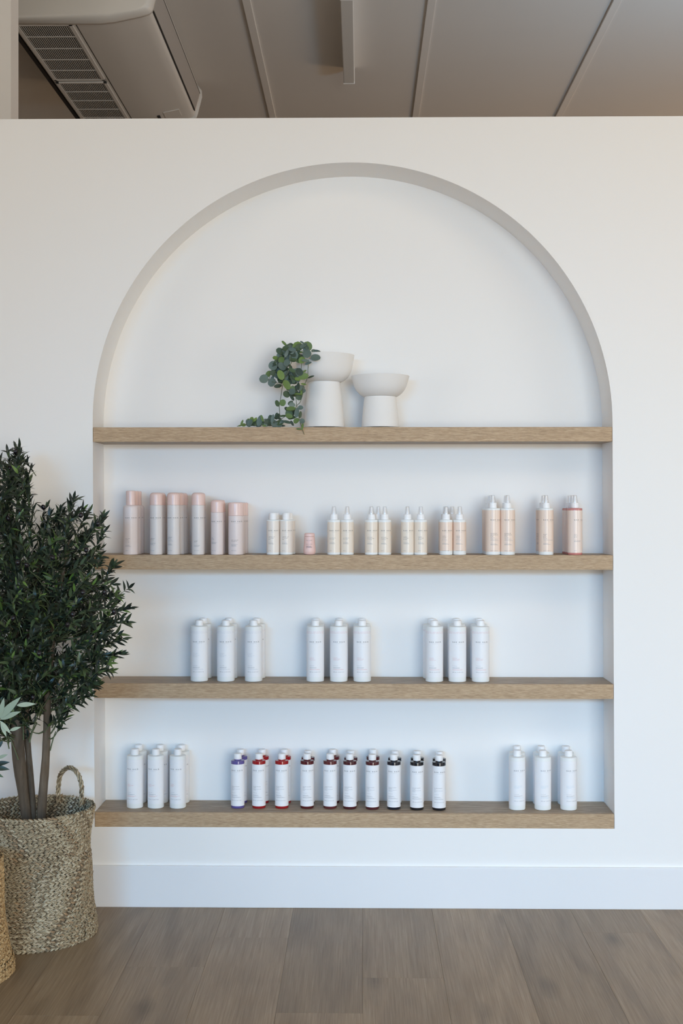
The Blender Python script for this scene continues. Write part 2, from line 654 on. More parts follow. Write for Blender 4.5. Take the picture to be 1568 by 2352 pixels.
# ------------------------------------------------------------------ shelves
shelf_lab = ['oak shelf across the foot of the arch under two white pedestal vases',
             'oak shelf holding pink-capped spray cans and small spray bottles',
             'oak shelf holding three groups of tall white pump-free bottles',
             'lowest oak shelf holding the coloured bottles between white ones']
shelf_lab[2] = 'oak shelf holding three separate groups of tall white bottles'
for k, zt in enumerate(SHELF_TOP):
    t = empty('wall_shelf', (XCEN, 0, zt))
    t.location = (lx(XCEN, zt), 0, zt)
    tag(t, shelf_lab[k], 'shelf', 'oak shelves in the arched niche')
    hw = RAD - 0.0012
    b = box('board', (-hw, 0.013, -ST), (hw, D - 0.001, 0), M_BOARD, t, bevel=0.0008)
    f = box('front_edge', (-hw, 0.0, -ST), (hw, 0.0125, 0.0), M_SHELF, t, bevel=0.0009)
    if k == 0:
        for o in (b, f):
            for v in o.data.vertices:          # the ends follow the curve of the arch
                zz = zt + v.co.z
                r = RAD if zz < ZC else math.sqrt(max(RAD ** 2 - (zz - ZC) ** 2, 0))
                v.co.x = math.copysign(min(abs(v.co.x), r - 0.0012), v.co.x)

# ------------------------------------------------------------------ lettering
_txt = {}


def text_polys(s, cap_h, spacing=1.0):
    """flat glyph triangles of a string: cap height cap_h, starting at x = 0"""
    key = (s, cap_h, spacing)
    if key in _txt:
        return _txt[key]
    cu = bpy.data.curves.new('t', 'FONT')
    cu.body = s
    cu.size = 1.0
    cu.space_character = spacing
    cu.resolution_u = 2
    ob = bpy.data.objects.new('t', cu)
    COL.objects.link(ob)
    dg = bpy.context.evaluated_depsgraph_get()
    dg.update()
    me = bpy.data.meshes.new_from_object(ob.evaluated_get(dg))
    sc = cap_h / 0.70
    vs = [(v.co.x * sc, v.co.y * sc) for v in me.vertices]
    fs = [tuple(p.vertices) for p in me.polygons]
    bpy.data.objects.remove(ob)
    bpy.data.curves.remove(cu)
    bpy.data.meshes.remove(me)
    if vs:
        x0 = min(v[0] for v in vs)
        vs = [(x - x0, y) for x, y in vs]
    _txt[key] = (vs, fs)
    return _txt[key]


def lettering_me(lines, rfun, a0):
    """lines: (kind, text, z, height, ink, spacing, width). Wraps round a bottle of radius rfun(z); a0 = start angle"""
    vs, fs, mi = [], [], []
    for ln in lines:
        kind, s, z, h, ink = ln[:5]
        sp = ln[5] if len(ln) > 5 else 1.0
        width = ln[6] if len(ln) > 6 else None
        dx = ln[7] if len(ln) > 7 else 0.0
        if kind == 't':
            v, f = text_polys(s, h, sp)
            wd = max(p[0] for p in v)
            kx = (width / wd) if width else 1.0
            base = len(vs)
            for x, y in v:
                r = rfun(z) + 0.00045
                a = a0 + (x * kx + dx) / r
                vs.append((r * math.sin(a), -r * math.cos(a), z + y))
            fs += [tuple(base + i for i in q) for q in f]
            mi += [ink] * len(f)
        else:                                  # small print too fine to read: word-length dashes
            rg = random.Random(s)
            x = 0.0
            while x < width:
                wl = rg.uniform(0.0016, 0.0042)
                wl = min(wl, width - x)
                if wl < 0.0006:
                    break
                n = 3
                base = len(vs)
                for i in range(n + 1):
                    r = rfun(z) + 0.0004
                    a = a0 + (x + dx + wl * i / n) / r
                    for zz in (z, z + h):
                        vs.append((r * math.sin(a), -r * math.cos(a), zz))
                for i in range(n):
                    b_ = base + 2 * i
                    fs.append((b_, b_ + 2, b_ + 3, b_ + 1))
                    mi.append(ink)
                x += wl + 0.0007
    me = bpy.data.meshes.new('lettering')
    me.from_pydata(vs, [], fs)
    for m in INKS:
        me.materials.append(m)
    me.polygons.foreach_set('material_index', mi)
    me.update()
    return me


def sleeve(r, z0, z1, mat_, seg=32):
    return lathe_me('label', [(r - 0.0004, z0), (r + 0.00025, z0 + 0.0002), (r + 0.00025, z1 - 0.0002), (r - 0.0004, z1)], seg, mat_)


# every kind of container: list of (part name, mesh)
def pieces_round(kind, ink_lines, a0=-0.64, body_mat=None, label=None, r=0.0307, hb=0.193, ht=0.213, rc=0.0139, neck=None, neckmat=None, lip=0.003):
    parts = []
    e = lip
    prof = [(0, 0.001), (r - 0.007, 0.001), (r - 0.006, 0.0), (r - 0.0035, 0.0)] + arc(r - 0.003, 0.003, 0.003, -90, 0, 4)[1:]
    prof += [(r, hb - e)] + arc(r - e, hb - e, e, 0, 80, 4)[1:] + [(rc + 0.002, hb + 0.0012), (rc - 0.0012, hb + 0.0014), (rc - 0.0012, hb + 0.005), (0, hb + 0.005)]
    parts.append(('body', lathe_me('body', prof, 40, body_mat)))
    capz = hb + 0.0025
    cp = [(0, capz + 0.0004), (rc - 0.0006, capz), (rc, capz + 0.0005), (rc, ht - 0.0022)] + arc(rc - 0.002, ht - 0.002, 0.002, 0, 90, 3)[1:] + [(0, ht)]
    parts.append(('cap', lathe_me('cap', cp, 28, M_CAPW)))
    if label:
        parts.append(('label', sleeve(r, label[0], label[1], label[2], 40)))
    parts.append(('lettering', lettering_me(ink_lines, lambda z: r, a0)))
    return parts


def logo(z, w=0.043, h=0.0044, ink=0):
    return [('t', 'NAK HAIR', z, h, ink, 1.7, w), ('t', 'AUSTRALIA', z - 0.0043, 0.0011, 1, 1.8, w * 0.5, w * 0.25)]


def small_text(z0, widths, ink, tagc, h=0.00055, gap=0.0022):
    return [('d', '%s%d' % (tagc, i), z0 - gap * i, h, ink, 1, wd) for i, wd in enumerate(widths)]


def lines_500(head, ink, band, tagc):
    L_ = logo(0.1375)
    if band is not None:
        for i, (s, z) in enumerate((('LIMITED EDITION - LIMITED EDITION - LIMITED', 0.1735), ('BONUS SIZE - BONUS SIZE - BONUS SIZE - BONUS', 0.1695))):
            L_.append(('t', s, z, 0.0015, band, 1.25, 0.078, -0.020))
    z = 0.098 if len(head) > 3 else 0.083
    for i, s in enumerate(head):
        L_.append(('t', s, z - 0.0037 * i, 0.0019, ink, 1.5))
    L_.append(('t', 'VEGAN', 0.0555, 0.0019, 1, 2.4))
    L_ += small_text(0.0505, [0.026, 0.025], 1, tagc) + small_text(0.0445, [0.036, 0.038], ink, tagc + 'x')
    L_.append(('t', '500 mL 16.90 Fl.Oz', 0.0335, 0.0027, 1, 1.2, 0.040))
    return L_


def lines_375(head, ink, tagc):
    L_ = logo(0.136, 0.042)
    for i, s in enumerate(head):
        L_.append(('t', s, 0.0845 - 0.0037 * i, 0.0019, ink, 1.5))
    L_.append(('t', 'VEGAN', 0.0555, 0.0019, 1, 2.4))
    L_ += small_text(0.0505, [0.030, 0.022], 1, tagc) + small_text(0.0445, [0.036, 0.028], ink, tagc + 'x')
    L_.append(('t', '375 mL 12.68 Fl.Oz', 0.0315, 0.0027, 1, 1.2, 0.040))
    return L_


KINDS = {}
KINDS['platinum'] = pieces_round('p', lines_500(['PLATINUM', 'BLONDE', 'ANTI-YELLOW', 'SHAMPOO'], 2, 2, 'a'), label=(0.017, 0.1785, M_LBLW), body_mat=M_BOT)
KINDS['hydrate_s'] = pieces_round('p', lines_500(['HYDRATE', 'SHAMPOO', 'HYDRATANT'], 3, 3, 'b'), label=(0.017, 0.1785, M_LBLW), body_mat=M_BOT)
KINDS['hydrate_c'] = pieces_round('p', lines_500(['HYDRATE', 'CONDITIONER', 'HYDRATANT'], 3, 3, 'c'), label=(0.017, 0.1785, M_LBLW), body_mat=M_BOT)
KINDS['nourish_s'] = pieces_round('p', lines_500(['NOURISH', 'SHAMPOO', 'NOURRISSANT'], 3, 3, 'd'), label=(0.017, 0.1785, M_LBLW), body_mat=M_BOT)
KINDS['nourish_c'] = pieces_round('p', lines_500(['NOURISH', 'CONDITIONER', 'NOURRISSANT'], 3, 3, 'e'), label=(0.017, 0.1785, M_LBLW), body_mat=M_BOT)
K3 = dict(r=0.0287, hb=0.1835, ht=0.2055, rc=0.0137, body_mat=M_BOT, label=(0.017, 0.170, M_LBLW))
KINDS['volume_c'] = pieces_round('p', lines_375(['VOLUME', 'CONDITIONER', 'VOLUME'], 4, 'f'), **K3)
KINDS['volume_s'] = pieces_round('p', lines_375(['VOLUME', 'SHAMPOO', 'VOLUME'], 4, 'g'), **K3)
KINDS['scalp'] = pieces_round('p', lines_375(['SCALP TO HAIR', 'MOISTURE RICH', 'SHAMPOO'], 5, 'h'), **K3)

MASQ = {
    'violet': (srgb(98, 88, 152), 'PASTEL'), 'red': (srgb(158, 22, 30), 'COPPER'), 'scarlet': (srgb(160, 18, 26), 'SCARLET'),
    'burgundy': (srgb(86, 20, 28), 'RUBY'), 'mahogany': (srgb(96, 38, 42), 'MOCHA'), 'wine': (srgb(74, 26, 34), 'CHESTNUT'),
    'plum': (srgb(84, 36, 42), 'COCOA'), 'ink': (srgb(28, 32, 44), 'ESPRESSO'), 'graphite': (srgb(24, 27, 33), 'SMOKE'), 'black': (srgb(24, 26, 34), 'INK')}


def masque(name):
    colr, shade = MASQ[name]
    bmat = mat(name + '_masque_plastic', colr, 0.14, 0.5, 0.3)
    r = 0.0236
    L_ = logo(0.131, 0.0424)
    for i, (s, k) in enumerate((('COLOUR MASQUE', 0), (shade, 0), ('MASQUE COULEUR', 1), (shade, 1))):
        L_.append(('t', s, 0.0765 - 0.0038 * i - (0.001 if i > 1 else 0), 0.0019, k, 1.45))
    L_.append(('t', 'VEGAN', 0.0545, 0.0019, 1, 2.4))
    L_ += small_text(0.0470, [0.021, 0.025], 1, name) + small_text(0.0405, [0.030, 0.036], 1, name + 'x')
    L_.append(('t', '260 mL 8.79 Fl.Oz', 0.0275, 0.0027, 1, 1.2, 0.0375))
    parts = []
    e = 0.002
    prof = [(0, 0.001), (r - 0.006, 0.001), (r - 0.005, 0.0), (r - 0.0025, 0.0)] + arc(r - 0.002, 0.002, 0.002, -90, 0, 3)[1:]
    prof += [(r, 0.166 - e)] + arc(r - e, 0.166 - e, e, 0, 85, 4)[1:] + [(0.0128, 0.1670), (0.0122, 0.1680), (0.0122, 0.172), (0, 0.172)]
    parts.append(('body', lathe_me('body', prof, 36, bmat)))
    rc = 0.0136
    parts.append(('cap', lathe_me('cap', [(0, 0.1706), (rc - 0.0006, 0.1702), (rc, 0.1708), (rc, 0.1880)] + arc(rc - 0.0018, 0.1880, 0.0018, 0, 90, 3)[1:] + [(0, 0.1898)], 28, M_CAPW)))
    parts.append(('label', sleeve(r, 0.0085, 0.1545, M_LBLW, 36)))
    parts.append(('lettering', lettering_me(L_, lambda z: r, -0.92)))
    return parts


for n_ in MASQ:
    KINDS[n_] = masque(n_)


def product_lines(top, head, tail, size, tagc, logoz, w=0.0415, vz=None, s=0.0023, head_ink=0, fr=()):
    L_ = logo(logoz, w, 0.0042)
    z = top
    for q in head:
        L_.append(('t', q, z, s, head_ink, 1.5))
        z -= s * 1.75
    z -= 0.0008
    for q in fr:
        L_.append(('t', q, z, s * 0.9, 1, 1.4))
        z -= s * 1.75
    z -= 0.001
    L_.append(('t', 'VEGAN', z, 0.0014, 1, 2.2))
    z -= 0.0045
    L_ += small_text(z, tail, 1, tagc, 0.0006, 0.0021)
    L_.append(('t', size, 0.0135, 0.0021, 1, 1.1))
    return L_


def can(r, hs, ht, cap_r, shoulder, lines, bmat, a0=-0.92, dome=0.010):
    parts = []
    low = [(0, 0.0015), (r - 0.004, 0.0015), (r - 0.0025, 0.0)] + arc(r - 0.0022, 0.0022, 0.0022, -90, 0, 4)[1:]
    if shoulder:
        prof = low + [(r, hs - shoulder)]
        for i in range(1, 7):
            t = i / 6
            prof.append((cap_r + 0.001 + (r - cap_r - 0.001) * math.cos(t * math.pi / 2), hs - shoulder + shoulder * math.sin(t * math.pi / 2)))
        prof += [(cap_r - 0.001, hs), (0, hs)]
    else:
        prof = low + [(r, hs - 0.0006), (r - 0.0008, hs), (0, hs)]
    parts.append(('body', lathe_me('body', prof, 40, bmat)))
    cp = [(0, hs + 0.0002), (cap_r - 0.0006, hs + 0.0002), (cap_r, hs + 0.0008), (cap_r, ht - dome)] + arc(cap_r - dome, ht - dome, dome, 0, 90, 6)[1:] + [(0, ht)]
    parts.append(('cap', lathe_me('cap', cp, 40, M_CAPP)))
    parts.append(('lettering', lettering_me(lines, lambda z: r, a0)))
    return parts


KINDS['foam'] = can(0.0262, 0.172, 0.222, 0.0166, 0.013, product_lines(0.055, ['VOLUME', 'FOAM'], [0.015, 0.017, 0.022], '250 mL', 'foam', 0.126, fr=('MOUSSE', 'VOLUME')), M_CANP, -0.57, 0.003)
KINDS['shield'] = can(0.0222, 0.172, 0.2155, 0.0222, 0, product_lines(0.055, ['THERMAL', 'SHIELD'], [0.021, 0.022, 0.012, 0.019], '150 mL 100 g', 'shield', 0.126), M_CAN)
KINDS['shield2'] = can(0.0222, 0.172, 0.2155, 0.0222, 0, product_lines(0.060, ['THERMAL', 'SHIELD'], [0.016, 0.018, 0.02], '200 mL 150 g', 'shield2', 0.126, fr=('BOUCLIER', 'THERMIQUE')), M_CAN)
KINDS['shine'] = can(0.0222, 0.172, 0.2155, 0.0222, 0, product_lines(0.047, ['SHINE', 'MIST'], [0.020, 0.019, 0.016], '150 mL 100 g', 'shine', 0.126), M_CAN, -0.50)
KINDS['zone'] = can(0.0219, 0.147, 0.1905, 0.0219, 0, product_lines(0.057, ['DRY', 'ZONE'], [0.022, 0.018, 0.019], '177 mL 141 g', 'zone', 0.1135), M_CANP)
KINDS['dryclean'] = can(0.0265, 0.135, 0.1815, 0.0265, 0, product_lines(0.050, ['DRY CLEAN', 'SHAMPOO'], [0.022, 0.017, 0.019, 0.018], '200 mL 100 g', 'dryclean', 0.1135), M_CANP, -0.53, 0.005)


def gel():
    r = 0.0222
    parts = pieces_round('g', product_lines(0.061, ['AMPED UP', 'STYLING', 'GEL'], [0.016, 0.017, 0.02], '150 mL', 'gel', 0.082, 0.0375, s=0.0025), -0.68, M_BOT, (0.008, 0.117, M_GEL), r, 0.1205, 0.1455, 0.0135, lip=0.0025)
    return parts


KINDS['gel'] = gel()


def spray(r, hb, hc, ht, lines, lab, a0=-0.67, bmat=None, lz=(0.008, None), cap_r=0.0135, oc=(0.0097, 0.0072)):
    e = 0.0022
    prof = [(0, 0.001), (r - 0.005, 0.001), (r - 0.004, 0.0), (r - 0.0022, 0.0)] + arc(r - 0.002, 0.002, 0.002, -90, 0, 3)[1:]
    prof += [(r, hb - e)] + arc(r - e, hb - e, e, 0, 85, 4)[1:] + [(cap_r - 0.001, hb + 0.0006), (cap_r - 0.001, hb + 0.004), (0, hb + 0.004)]
    parts = [('body', lathe_me('body', prof, 36, bmat or M_BOT))]
    parts.append(('collar', lathe_me('collar', [(0, hb + 0.0012), (cap_r, hb + 0.001), (cap_r + 0.0001, hb + 0.002), (cap_r - 0.0004, hc - 0.001), (cap_r - 0.0014, hc), (0, hc)], 28, M_CAPW)))
    a, b_ = oc
    parts.append(('nozzle', lathe_me('nozzle', [(0, hc), (a * 0.62, hc + 0.0002), (a * 0.60, hc + 0.006), (b_ * 0.66, ht - 0.006), (b_ * 0.6, ht - 0.0035), (0, ht - 0.003)], 20, M_CAPW)))
    parts.append(('overcap', lathe_me('overcap', [(a, hc + 0.0002), (a - 0.0002, hc + 0.004), (b_, ht - 0.0025), (b_ - 0.001, ht - 0.0006), (b_ - 0.002, ht), (0, ht)], 28, M_CLEAR)))
    parts.append(('label', sleeve(r, lz[0], lz[1] or hb - 0.008, lab, 36)))
    parts.append(('lettering', lettering_me(lines, lambda z: r, a0)))
    return parts


KINDS['potion'] = spray(0.0225, 0.1215, 0.141, 0.168, product_lines(0.057, ['ULTIMATE', 'POTION'], [0.018, 0.018, 0.021], '150 mL', 'potion', 0.082, 0.038, s=0.0024), M_CREAM)
KINDS['options'] = spray(0.0225, 0.1215, 0.141, 0.168, product_lines(0.060, ['OPTIONS', 'SCULPTING', 'LOTION'], [0.016, 0.018, 0.021], '150 mL', 'options', 0.082, 0.038, s=0.0024), M_CREAM)
KINDS['sheer'] = spray(0.0225, 0.1215, 0.141, 0.168, product_lines(0.061, ['SHEER', 'STYLING', 'BLAZE'], [0.016, 0.019, 0.021], '150 mL', 'sheer', 0.082, 0.038, s=0.0024), M_CREAM)
KINDS['curls'] = spray(0.0225, 0.1215, 0.141, 0.168, product_lines(0.064, ['CURLS', 'CREME'], [0.011, 0.019, 0.024], '150 mL 5.07 Fl.Oz', 'curls', 0.082, 0.038, s=0.0024, fr=('CREME', 'BOUCLES')), M_PEACH, lz=(0.014, None))
KINDS['detangle'] = spray(0.0253, 0.1615, 0.1805, 0.207, product_lines(0.073, ['HYDRATE', 'DETANGLE', 'MIST'], [0.019, 0.025, 0.028], '250 mL 12.68 Fl.Oz', 'detangle', 0.119, 0.0445, s=0.0027, fr=('BRUME', 'DEMELANTE', 'HYDRATANTE')), M_PEACH, -0.50, lz=(0.011, 0.155))
KINDS['lift'] = spray(0.0253, 0.1615, 0.1805, 0.207, product_lines(0.070, ['ROOT', 'LIFT', 'MIST'], [0.016, 0.019, 0.026], '250 mL 12.68 Fl.Oz', 'lift', 0.119, 0.0445, s=0.0027, fr=('BRUME', 'VOLUME RACINES')), M_PEACH, -0.50, lz=(0.011, 0.155))
KINDS['salt'] = spray(0.0253, 0.1615, 0.1805, 0.207, product_lines(0.070, ['SEA', 'SALT', 'MIST'], [0.023, 0.022, 0.023], '250 mL', 'salt', 0.119, 0.0445, s=0.0027), M_SALTL, -0.33, M_SALT, lz=(0.0075, 0.154))


def lifter():
    prof = [(0, 0.001), (0.014, 0.0), (0.0165, 0.001), (0.0196, 0.004), (0.0213, 0.009), (0.0216, 0.014), (0.0208, 0.024), (0.0196, 0.036), (0.0188, 0.050), (0.0185, 0.0622), (0.0178, 0.0628), (0, 0.0628)]
    cap = [(0, 0.0632), (0.0178, 0.0632), (0.0184, 0.0638), (0.0181, 0.0695)] + arc(0.0181 - 0.005, 0.0707, 0.005, 0, 85, 5) + [(0, 0.0757)]
    rf = lambda z: 0.0216 - (z - 0.014) * 0.0595 if z < 0.05 else 0.0187
    L_ = [('t', 'NAK HAIR', 0.0490, 0.0022, 0, 1.6, 0.020), ('t', 'AUSTRALIA', 0.0465, 0.0008, 1, 1.8, 0.011, 0.004), ('t', 'ROOT LIFTER', 0.0360, 0.0019, 0, 1.3, 0.021)]
    L_ += [('t', 'VEGAN', 0.0335, 0.0010, 1, 2.0), ('d', 'rl1', 0.0295, 0.0013, 0, 1, 0.018), ('d', 'rl2', 0.0255, 0.0013, 0, 1, 0.021), ('t', '10 g', 0.0210, 0.0016, 0)]
    return [('body', lathe_me('body', prof, 36, M_ROSE)), ('cap', lathe_me('cap', cap, 36, M_ROSE)), ('lettering', lettering_me(L_, rf, -0.52))]


KINDS['lifter'] = lifter()


def place(kind, name, px, Y, shelf, label, cat, group, rot=0.0):
    t = empty(name, (X(px, Y), Y, SHELF_TOP[shelf] + 0.0002), R(rot))
    tag(t, label, cat, group)
    for pn, me in KINDS[kind]:
        o = bpy.data.objects.new(pn, me)
        COL.objects.link(o)
        o.parent = t
        if pn == 'lettering':
            o['kind'] = 'stuff'
    return t


# ---- second shelf: spray cans and styling products
G = 'pink-capped spray cans on the second shelf'
C_ = 'spray can'
nm = 'spray_can'
place('foam', nm, 300.2, 0.034, 1, 'front can of the row of narrow-capped volume foam cans, far left of shelf', C_, G)
place('foam', nm, 307.6, 0.090, 1, 'narrow-capped volume foam can in the middle of its row of three', C_, G, 4)
place('foam', nm, 314.3, 0.146, 1, 'hindmost narrow-capped volume foam can, closest to the niche wall', C_, G, 8)
place('shield', nm, 358.8, 0.030, 1, 'front tall slim can beside the volume foam cans, wide pink cap', C_, G)
place('shield', nm, 366.2, 0.098, 1, 'tall slim can hidden behind the one beside the volume foam cans', C_, G, 14)
place('shield2', nm, 398.6, 0.030, 1, 'front tall slim can of the row of three thermal shield cans', C_, G)
place('shield2', nm, 409.0, 0.085, 1, 'middle can of the row of three thermal shield cans', C_, G, 6)
place('shield2', nm, 417.2, 0.142, 1, 'hindmost can of the row of three thermal shield cans', C_, G, 10)
place('shine', nm, 454.8, 0.030, 1, 'front shine mist can standing between thermal shield and dry zone cans', C_, G)
place('shine', nm, 457.3, 0.094, 1, 'shine mist can almost hidden behind the front shine mist can', C_, G, 5)
place('zone', nm, 498.6, 0.029, 1, 'front shorter slim dry zone can left of the widest can', C_, G)
place('zone', nm, 503.2, 0.092, 1, 'dry zone can behind the front dry zone can', C_, G, 20)
place('dryclean', nm, 541.6, 0.033, 1, 'front widest can reading dry clean shampoo', C_, G)
place('dryclean', nm, 546.2, 0.091, 1, 'middle dry clean shampoo can, behind the front one', C_, G, 15)
place('dryclean', nm, 552.8, 0.150, 1, 'hindmost dry clean shampoo can, nearest the niche wall', C_, G, 15)
B_ = 'bottle'
G = 'styling gel bottles on the second shelf'
nm = 'gel_bottle'
place('gel', nm, 626.8, 0.030, 1, 'left front white styling gel bottle with round white cap', B_, G)
place('gel', nm, 657.6, 0.030, 1, 'right front white styling gel bottle with round white cap', B_, G, 3)
place('gel', nm, 632.2, 0.105, 1, 'styling gel bottle behind the left front one', B_, G, -8)
place('gel', nm, 663.4, 0.095, 1, 'styling gel bottle peeking out behind the right front one', B_, G, 22)
place('lifter', 'powder_shaker', 710.6, 0.028, 1, 'small pink root lifter shaker, shortest item on the second shelf', 'shaker', None)
G = 'small spray bottles on the second shelf'
nm = 'spray_bottle'
place('potion', nm, 766.4, 0.029, 1, 'left ultimate potion spray bottle, beside the small pink shaker', B_, G)
place('potion', nm, 797.2, 0.029, 1, 'right ultimate potion spray bottle with clear overcap', B_, G, 1)
place('options', nm, 852.6, 0.029, 1, 'left front spray bottle reading options sculpting lotion', B_, G)
place('options', nm, 883.2, 0.029, 1, 'right front spray bottle reading options sculpting lotion', B_, G, 4)
place('options', nm, 868.8, 0.082, 1, 'sculpting lotion spray bottle standing behind the front two', B_, G)
place('sheer', nm, 935.3, 0.029, 1, 'left spray bottle reading sheer styling', B_, G)
place('sheer', nm, 965.8, 0.029, 1, 'right spray bottle reading sheer styling, turned slightly right', B_, G, 14)
place('curls', nm, 1024.2, 0.029, 1, 'left front curls spray bottle with peach label', B_, G)
place('curls', nm, 1055.2, 0.029, 1, 'right front curls spray bottle with peach label', B_, G, 2)
place('curls', nm, 1021.6, 0.095, 1, 'curls spray bottle directly behind the left front one', B_, G, -20)
place('curls', nm, 1038.2, 0.150, 1, 'curls spray bottle hindmost, seen between the front two', B_, G)
G = 'large spray bottles on the second shelf'
nm = 'spray_bottle'
place('detangle', nm, 1131.4, 0.032, 1, 'left front large detangle mist bottle with peach label', B_, G, 6)
place('detangle', nm, 1165.2, 0.032, 1, 'right front large detangle mist bottle with peach label', B_, G, -2)
place('detangle', nm, 1126.4, 0.088, 1, 'middle detangle mist bottle behind the left front one', B_, G, -10)
place('detangle', nm, 1123.4, 0.146, 1, 'hindmost detangle mist bottle of the left file', B_, G, -30)
place('detangle', nm, 1161.6, 0.092, 1, 'detangle mist bottle behind the right front one', B_, G, -6)
place('lift', nm, 1253.4, 0.032, 1, 'front root lift mist bottle, peach label and white base', B_, G, 0)
place('lift', nm, 1247.0, 0.100, 1, 'root lift mist bottle behind the front one', B_, G, -40)
place('salt', nm, 1319.8, 0.032, 1, 'front pink-tinted sea salt mist bottle nearest the right end', B_, G, 4)
place('salt', nm, 1313.6, 0.088, 1, 'middle pink-tinted sea salt mist bottle', B_, G)
place('salt', nm, 1307.4, 0.144, 1, 'hindmost pink-tinted sea salt mist bottle', B_, G)

# ---- third shelf: large white bottles in three blocks
G = 'tall white bottles on the third shelf'
nm = 'hair_care_bottle'
ords = ['leftmost', 'middle', 'rightmost']
for kind, blk, fr, bk in (('platinum', 'left block', (457.6, 518.6, 582.3), (466.2, 525.6, 589.6)),
                          ('hydrate', 'centre block', (723.8, 777.8, 831.6), (724.6, 779.0, 830.6)),
                          ('nourish', 'right block', (997.0, 1050.0, 1103.3), (991.0, 1047.4, 1099.3))):
    for i in range(3):
        if kind == 'platinum':
            kk = kind
        else:
            kk = kind + ('_s' if i == 0 else '_c')
        ink = 'pale grey print' if kind == 'platinum' else 'pink print'
        place(kk, nm, fr[i], 0.073, 2, '%s front bottle of the %s on the third shelf, %s' % (ords[i], blk, ink), B_, G, 0)
        place(kk, nm, bk[i], 0.154, 2, '%s rear bottle of the %s on the third shelf' % (ords[i], blk), B_, G, (8, 14, 10)[i] if kind == 'platinum' else (0, 3, -3)[i] if kind == 'hydrate' else -10)

# ---- bottom shelf
G = 'white bottles on the lowest shelf'
for i, (f, b_) in enumerate(((310.0, 318.5), (357.8, 367.6), (408.4, 416.5))):
    place('volume_s' if i == 2 else 'volume_c', nm, f, 0.080, 3, '%s front bottle with salmon print at left end of lowest shelf' % ords[i], B_, G, -14)
    place('volume_c', nm, b_, 0.158, 3, '%s rear bottle of the trio at left end of lowest shelf' % ords[i], B_, G, 16)
for i, (f, b_) in enumerate(((1187.2, 1186.6), (1246.0, 1242.2), (1305.2, 1299.0))):
    place('scalp', nm, f, 0.074, 3, '%s front bottle with pale blue print at right end of lowest shelf' % ords[i], B_, G, (9, 16, 14)[i])
    place('scalp', nm, b_, 0.154, 3, '%s rear bottle of the trio at right end of lowest shelf' % ords[i], B_, G, -6)
G = 'colour masque bottles on the lowest shelf'
nm = 'masque_bottle'
desc = {'violet': 'violet', 'red': 'bright red', 'scarlet': 'scarlet', 'burgundy': 'dark burgundy', 'mahogany': 'brownish mahogany', 'wine': 'deep wine red',
        'plum': 'plum brown', 'ink': 'blue-black', 'graphite': 'glossy black', 'black': 'black'}
posn = {'violet': 'leftmost of the coloured row', 'red': 'beside the violet one', 'scarlet': 'third from the violet end', 'burgundy': 'between the scarlet and mahogany ones',
        'mahogany': 'fifth from the violet end', 'wine': 'sixth from the violet end', 'plum': 'just left of the three black ones',
        'ink': 'first of the three black ones', 'graphite': 'middle of the three black ones', 'black': 'rightmost of the coloured row'}
mrow = [('violet', 545.8, 0.082, 552.6, 0.158, 0, 14), ('red', 594.4, 0.082, 602.0, 0.158, 0, 30), ('scarlet', 646.9, 0.082, 653.0, 0.158, 0, 14),
        ('burgundy', 705.0, 0.082, 707.2, 0.140, 16, 0), ('mahogany', 757.8, 0.082, 764.0, 0.162, 0, 10), ('wine', 803.2, 0.078, 805.4, 0.138, 0, 0),
        ('plum', 854.8, 0.072, 856.2, 0.160, -4, -2), ('ink', 904.2, 0.072, 906.2, 0.135, 0, 0), ('graphite', 957.0, 0.066, 958.0, 0.138, 10, 0),
        ('black', 1007.8, 0.062, 1008.4, 0.124, 6, 0)]
for kk, pf, yf, pb, yb, rf_, rb in mrow:
    place(kk, nm, pf, yf, 3, 'front %s bottle with white label, %s' % (desc[kk], posn[kk]), B_, G, rf_)
    place(kk, nm, pb, yb, 3, 'rear %s bottle, %s' % (desc[kk], posn[kk]), B_, G, rb)

# ------------------------------------------------------------------ pedestal vases on the top shelf
VY = 0.083


def vase(px, prof, label):
    t = empty('pedestal_vase', (X(px, VY), VY, SHELF_TOP[0] + 0.0002))
    tag(t, label, 'vase', 'white pedestal vases on the top shelf')
    ft, foot = prof
    mesh_obj('pedestal', lathe_me('pedestal', foot, 64), M_VASE, t)
    mesh_obj('bowl', lathe_me('bowl', ft, 64), M_VASE, t)
    for k in range(4):
        a = math.pi / 4 + math.pi / 2 * k
        r_ = foot[2][0] - 0.014
        o = mesh_obj('foot_pad', lathe_me('foot_pad', [(0, 0), (0.005, 0), (0.005, 0.0032), (0, 0.0032)], 12), M_CAPW, t)
        o.location = (r_ * math.cos(a), r_ * math.sin(a), 0)
    return t


def bowlprof(zn, rn, pts, zr, rr):
    out = [(0, zn + 0.001), (rn - 0.001, zn + 0.001)] + pts + [(rr, zr - 0.0008), (rr - 0.0008, zr), (rr - 0.0032, zr), (rr - 0.004, zr - 0.001)]
    inn = [(r - 0.005, z + 0.003) for r, z in reversed(pts)]
    return out + inn + [(0, zn + 0.008)]


